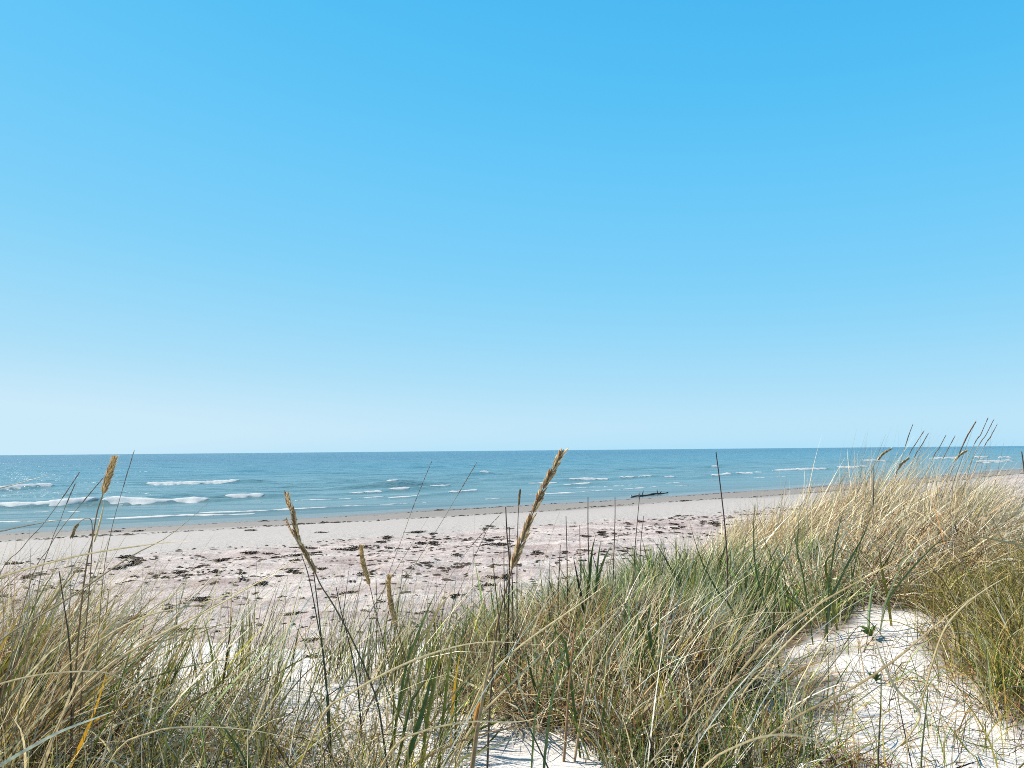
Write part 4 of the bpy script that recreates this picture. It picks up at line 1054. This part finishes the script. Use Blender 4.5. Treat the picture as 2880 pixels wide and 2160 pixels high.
patch('broad_grass', 'coarse straw and olive blades at the left edge', 420, (-1.9, 2.55), (0.9, 0.8), 413, (0.3, 0.62), (0.1, 0.6), (0.5, 0.25), (0.35, 0.4), (0.004, 0.007),
      [S1, S2, OL, GR1, TAN, YEL], [3, 2, 3, 1.5, 1.5, .3], clump=0.5, cond=both)
patch('broad_grass', 'coarse straws leaning over the edge of the white sand', 200, (0.8, 3.2), (0.45, 0.7), 417, (0.18, 0.45), (0.0, 0.9), (0.8, 0.3), (0.3, 0.3), (0.003, 0.006),
      [S1, S2, S3, GR1], [3, 3, 2, 1.5], clump=0.5)
patch('sparse_grass', 'mixed straw and green stems along the bottom edge between the sand patches', 1700, (0.62, 2.52), (0.36, 0.24), 325, (0.10, 0.32), (0.3, 1.8), (0.6, 0.4), (0.4, 0.5), (0.0016, 0.0034),
      [GR1, GR3, OL, S1, S2, RUST, THATCH], [2, 2, 2, 2, 2, 1, 1.5], clump=0.7, cs=0.2)
patch('olive_grass', 'olive tuft growing into the white sand at the lower right', 2600, (1.98, 2.8), (0.24, 0.42), 327, (0.12, 0.32), (0.6, 1.6), (0.45, 0.3), (0.6, 0.5), (0.0016, 0.0032),
      [OL, GR3, GR1, S1, TAN, THATCH], [3, 2, 2, 1.5, 1, 1], clump=0.9, cs=0.2)
patch('dead_grass', 'reddish dry stems at the edge of the olive grass', 520, (2.02, 3.05), (0.3, 0.42), 331, (0.05, 0.17), (0.5, 2.0), (0.5, 0.4), (0.3, 0.4), (0.0014, 0.0026),
      [RUST, TAN, (0.3, 0.12, 0.08)], [2, 2, 1], clump=0.7, cs=0.2, nseg=4)
patch('dead_grass', 'small reddish brown twig tangle at the bottom of the sand patch', 260, (1.06, 2.48), (0.11, 0.08), 335, (0.04, 0.11), (0.5, 2.6), (0.7, 0.5), (0.4, 0.6), (0.0014, 0.0026),
      [RUST, TAN, THATCH, (0.3, 0.12, 0.06)], [2, 2, 1, 1], clump=0.4, cs=0.2, nseg=4)
patch('straw_litter', 'loose bits of straw lying on the white sand', 1300, (1.25, 3.1), (1.2, 1.0), 337, (0.03, 0.14), (0.3, 3.0), (1.45, 0.12), (0.1, 0.2), (0.0016, 0.003),
      [S3, TAN, THATCH, DARK], [2, 1, 2, 2], clump=0.6, cs=0.25, nseg=3)
patch('dune_grass', 'sparse grass and litter on the far sandy bank beside the mound', 4200, (8.0, 11.0), (4.5, 5.0), 341, (0.08, 0.4), (0.2, 1.0), (0.9, 0.4), (0.4, 0.4), (0.003, 0.006),
      [S1, S3, DARK, OL, THATCH], [2, 2, 3, 1, 2], clump=0.8, cs=1.0, nseg=4, cond=lambda x, y: dune_w(x, y) > 0.3)
patch('dune_grass', 'olive and straw grass running on along the dune beyond the right edge', 5500, (4.9, 5.0), (1.5, 1.7), 351, (0.18, 0.5), (0.3, 1.0), (0.5, 0.3), (0.6, 0.5), (0.0025, 0.005),
      [OL, GR1, S1, S2, TAN, THATCH], [3, 2, 3, 2, 1, 1], clump=0.7, cs=0.6, tuft=50, spread=0.06, cond=lambda x, y: x > 0.68 * y + 0.25)
patch('dune_grass', 'dry grass running on along the dune beyond the left edge', 3800, (-3.9, 2.0), (1.4, 1.3), 355, (0.25, 0.6), (0.2, 0.7), (0.5, 0.25), (0.4, 0.4), (0.0025, 0.0045),
      [S1, S3, OL, TAN, GR1, THATCH], [3, 2, 3, 1, 2, 1], clump=0.7, cs=0.5, tuft=45, spread=0.06, cond=lambda x, y: x < -0.68 * y - 0.3)
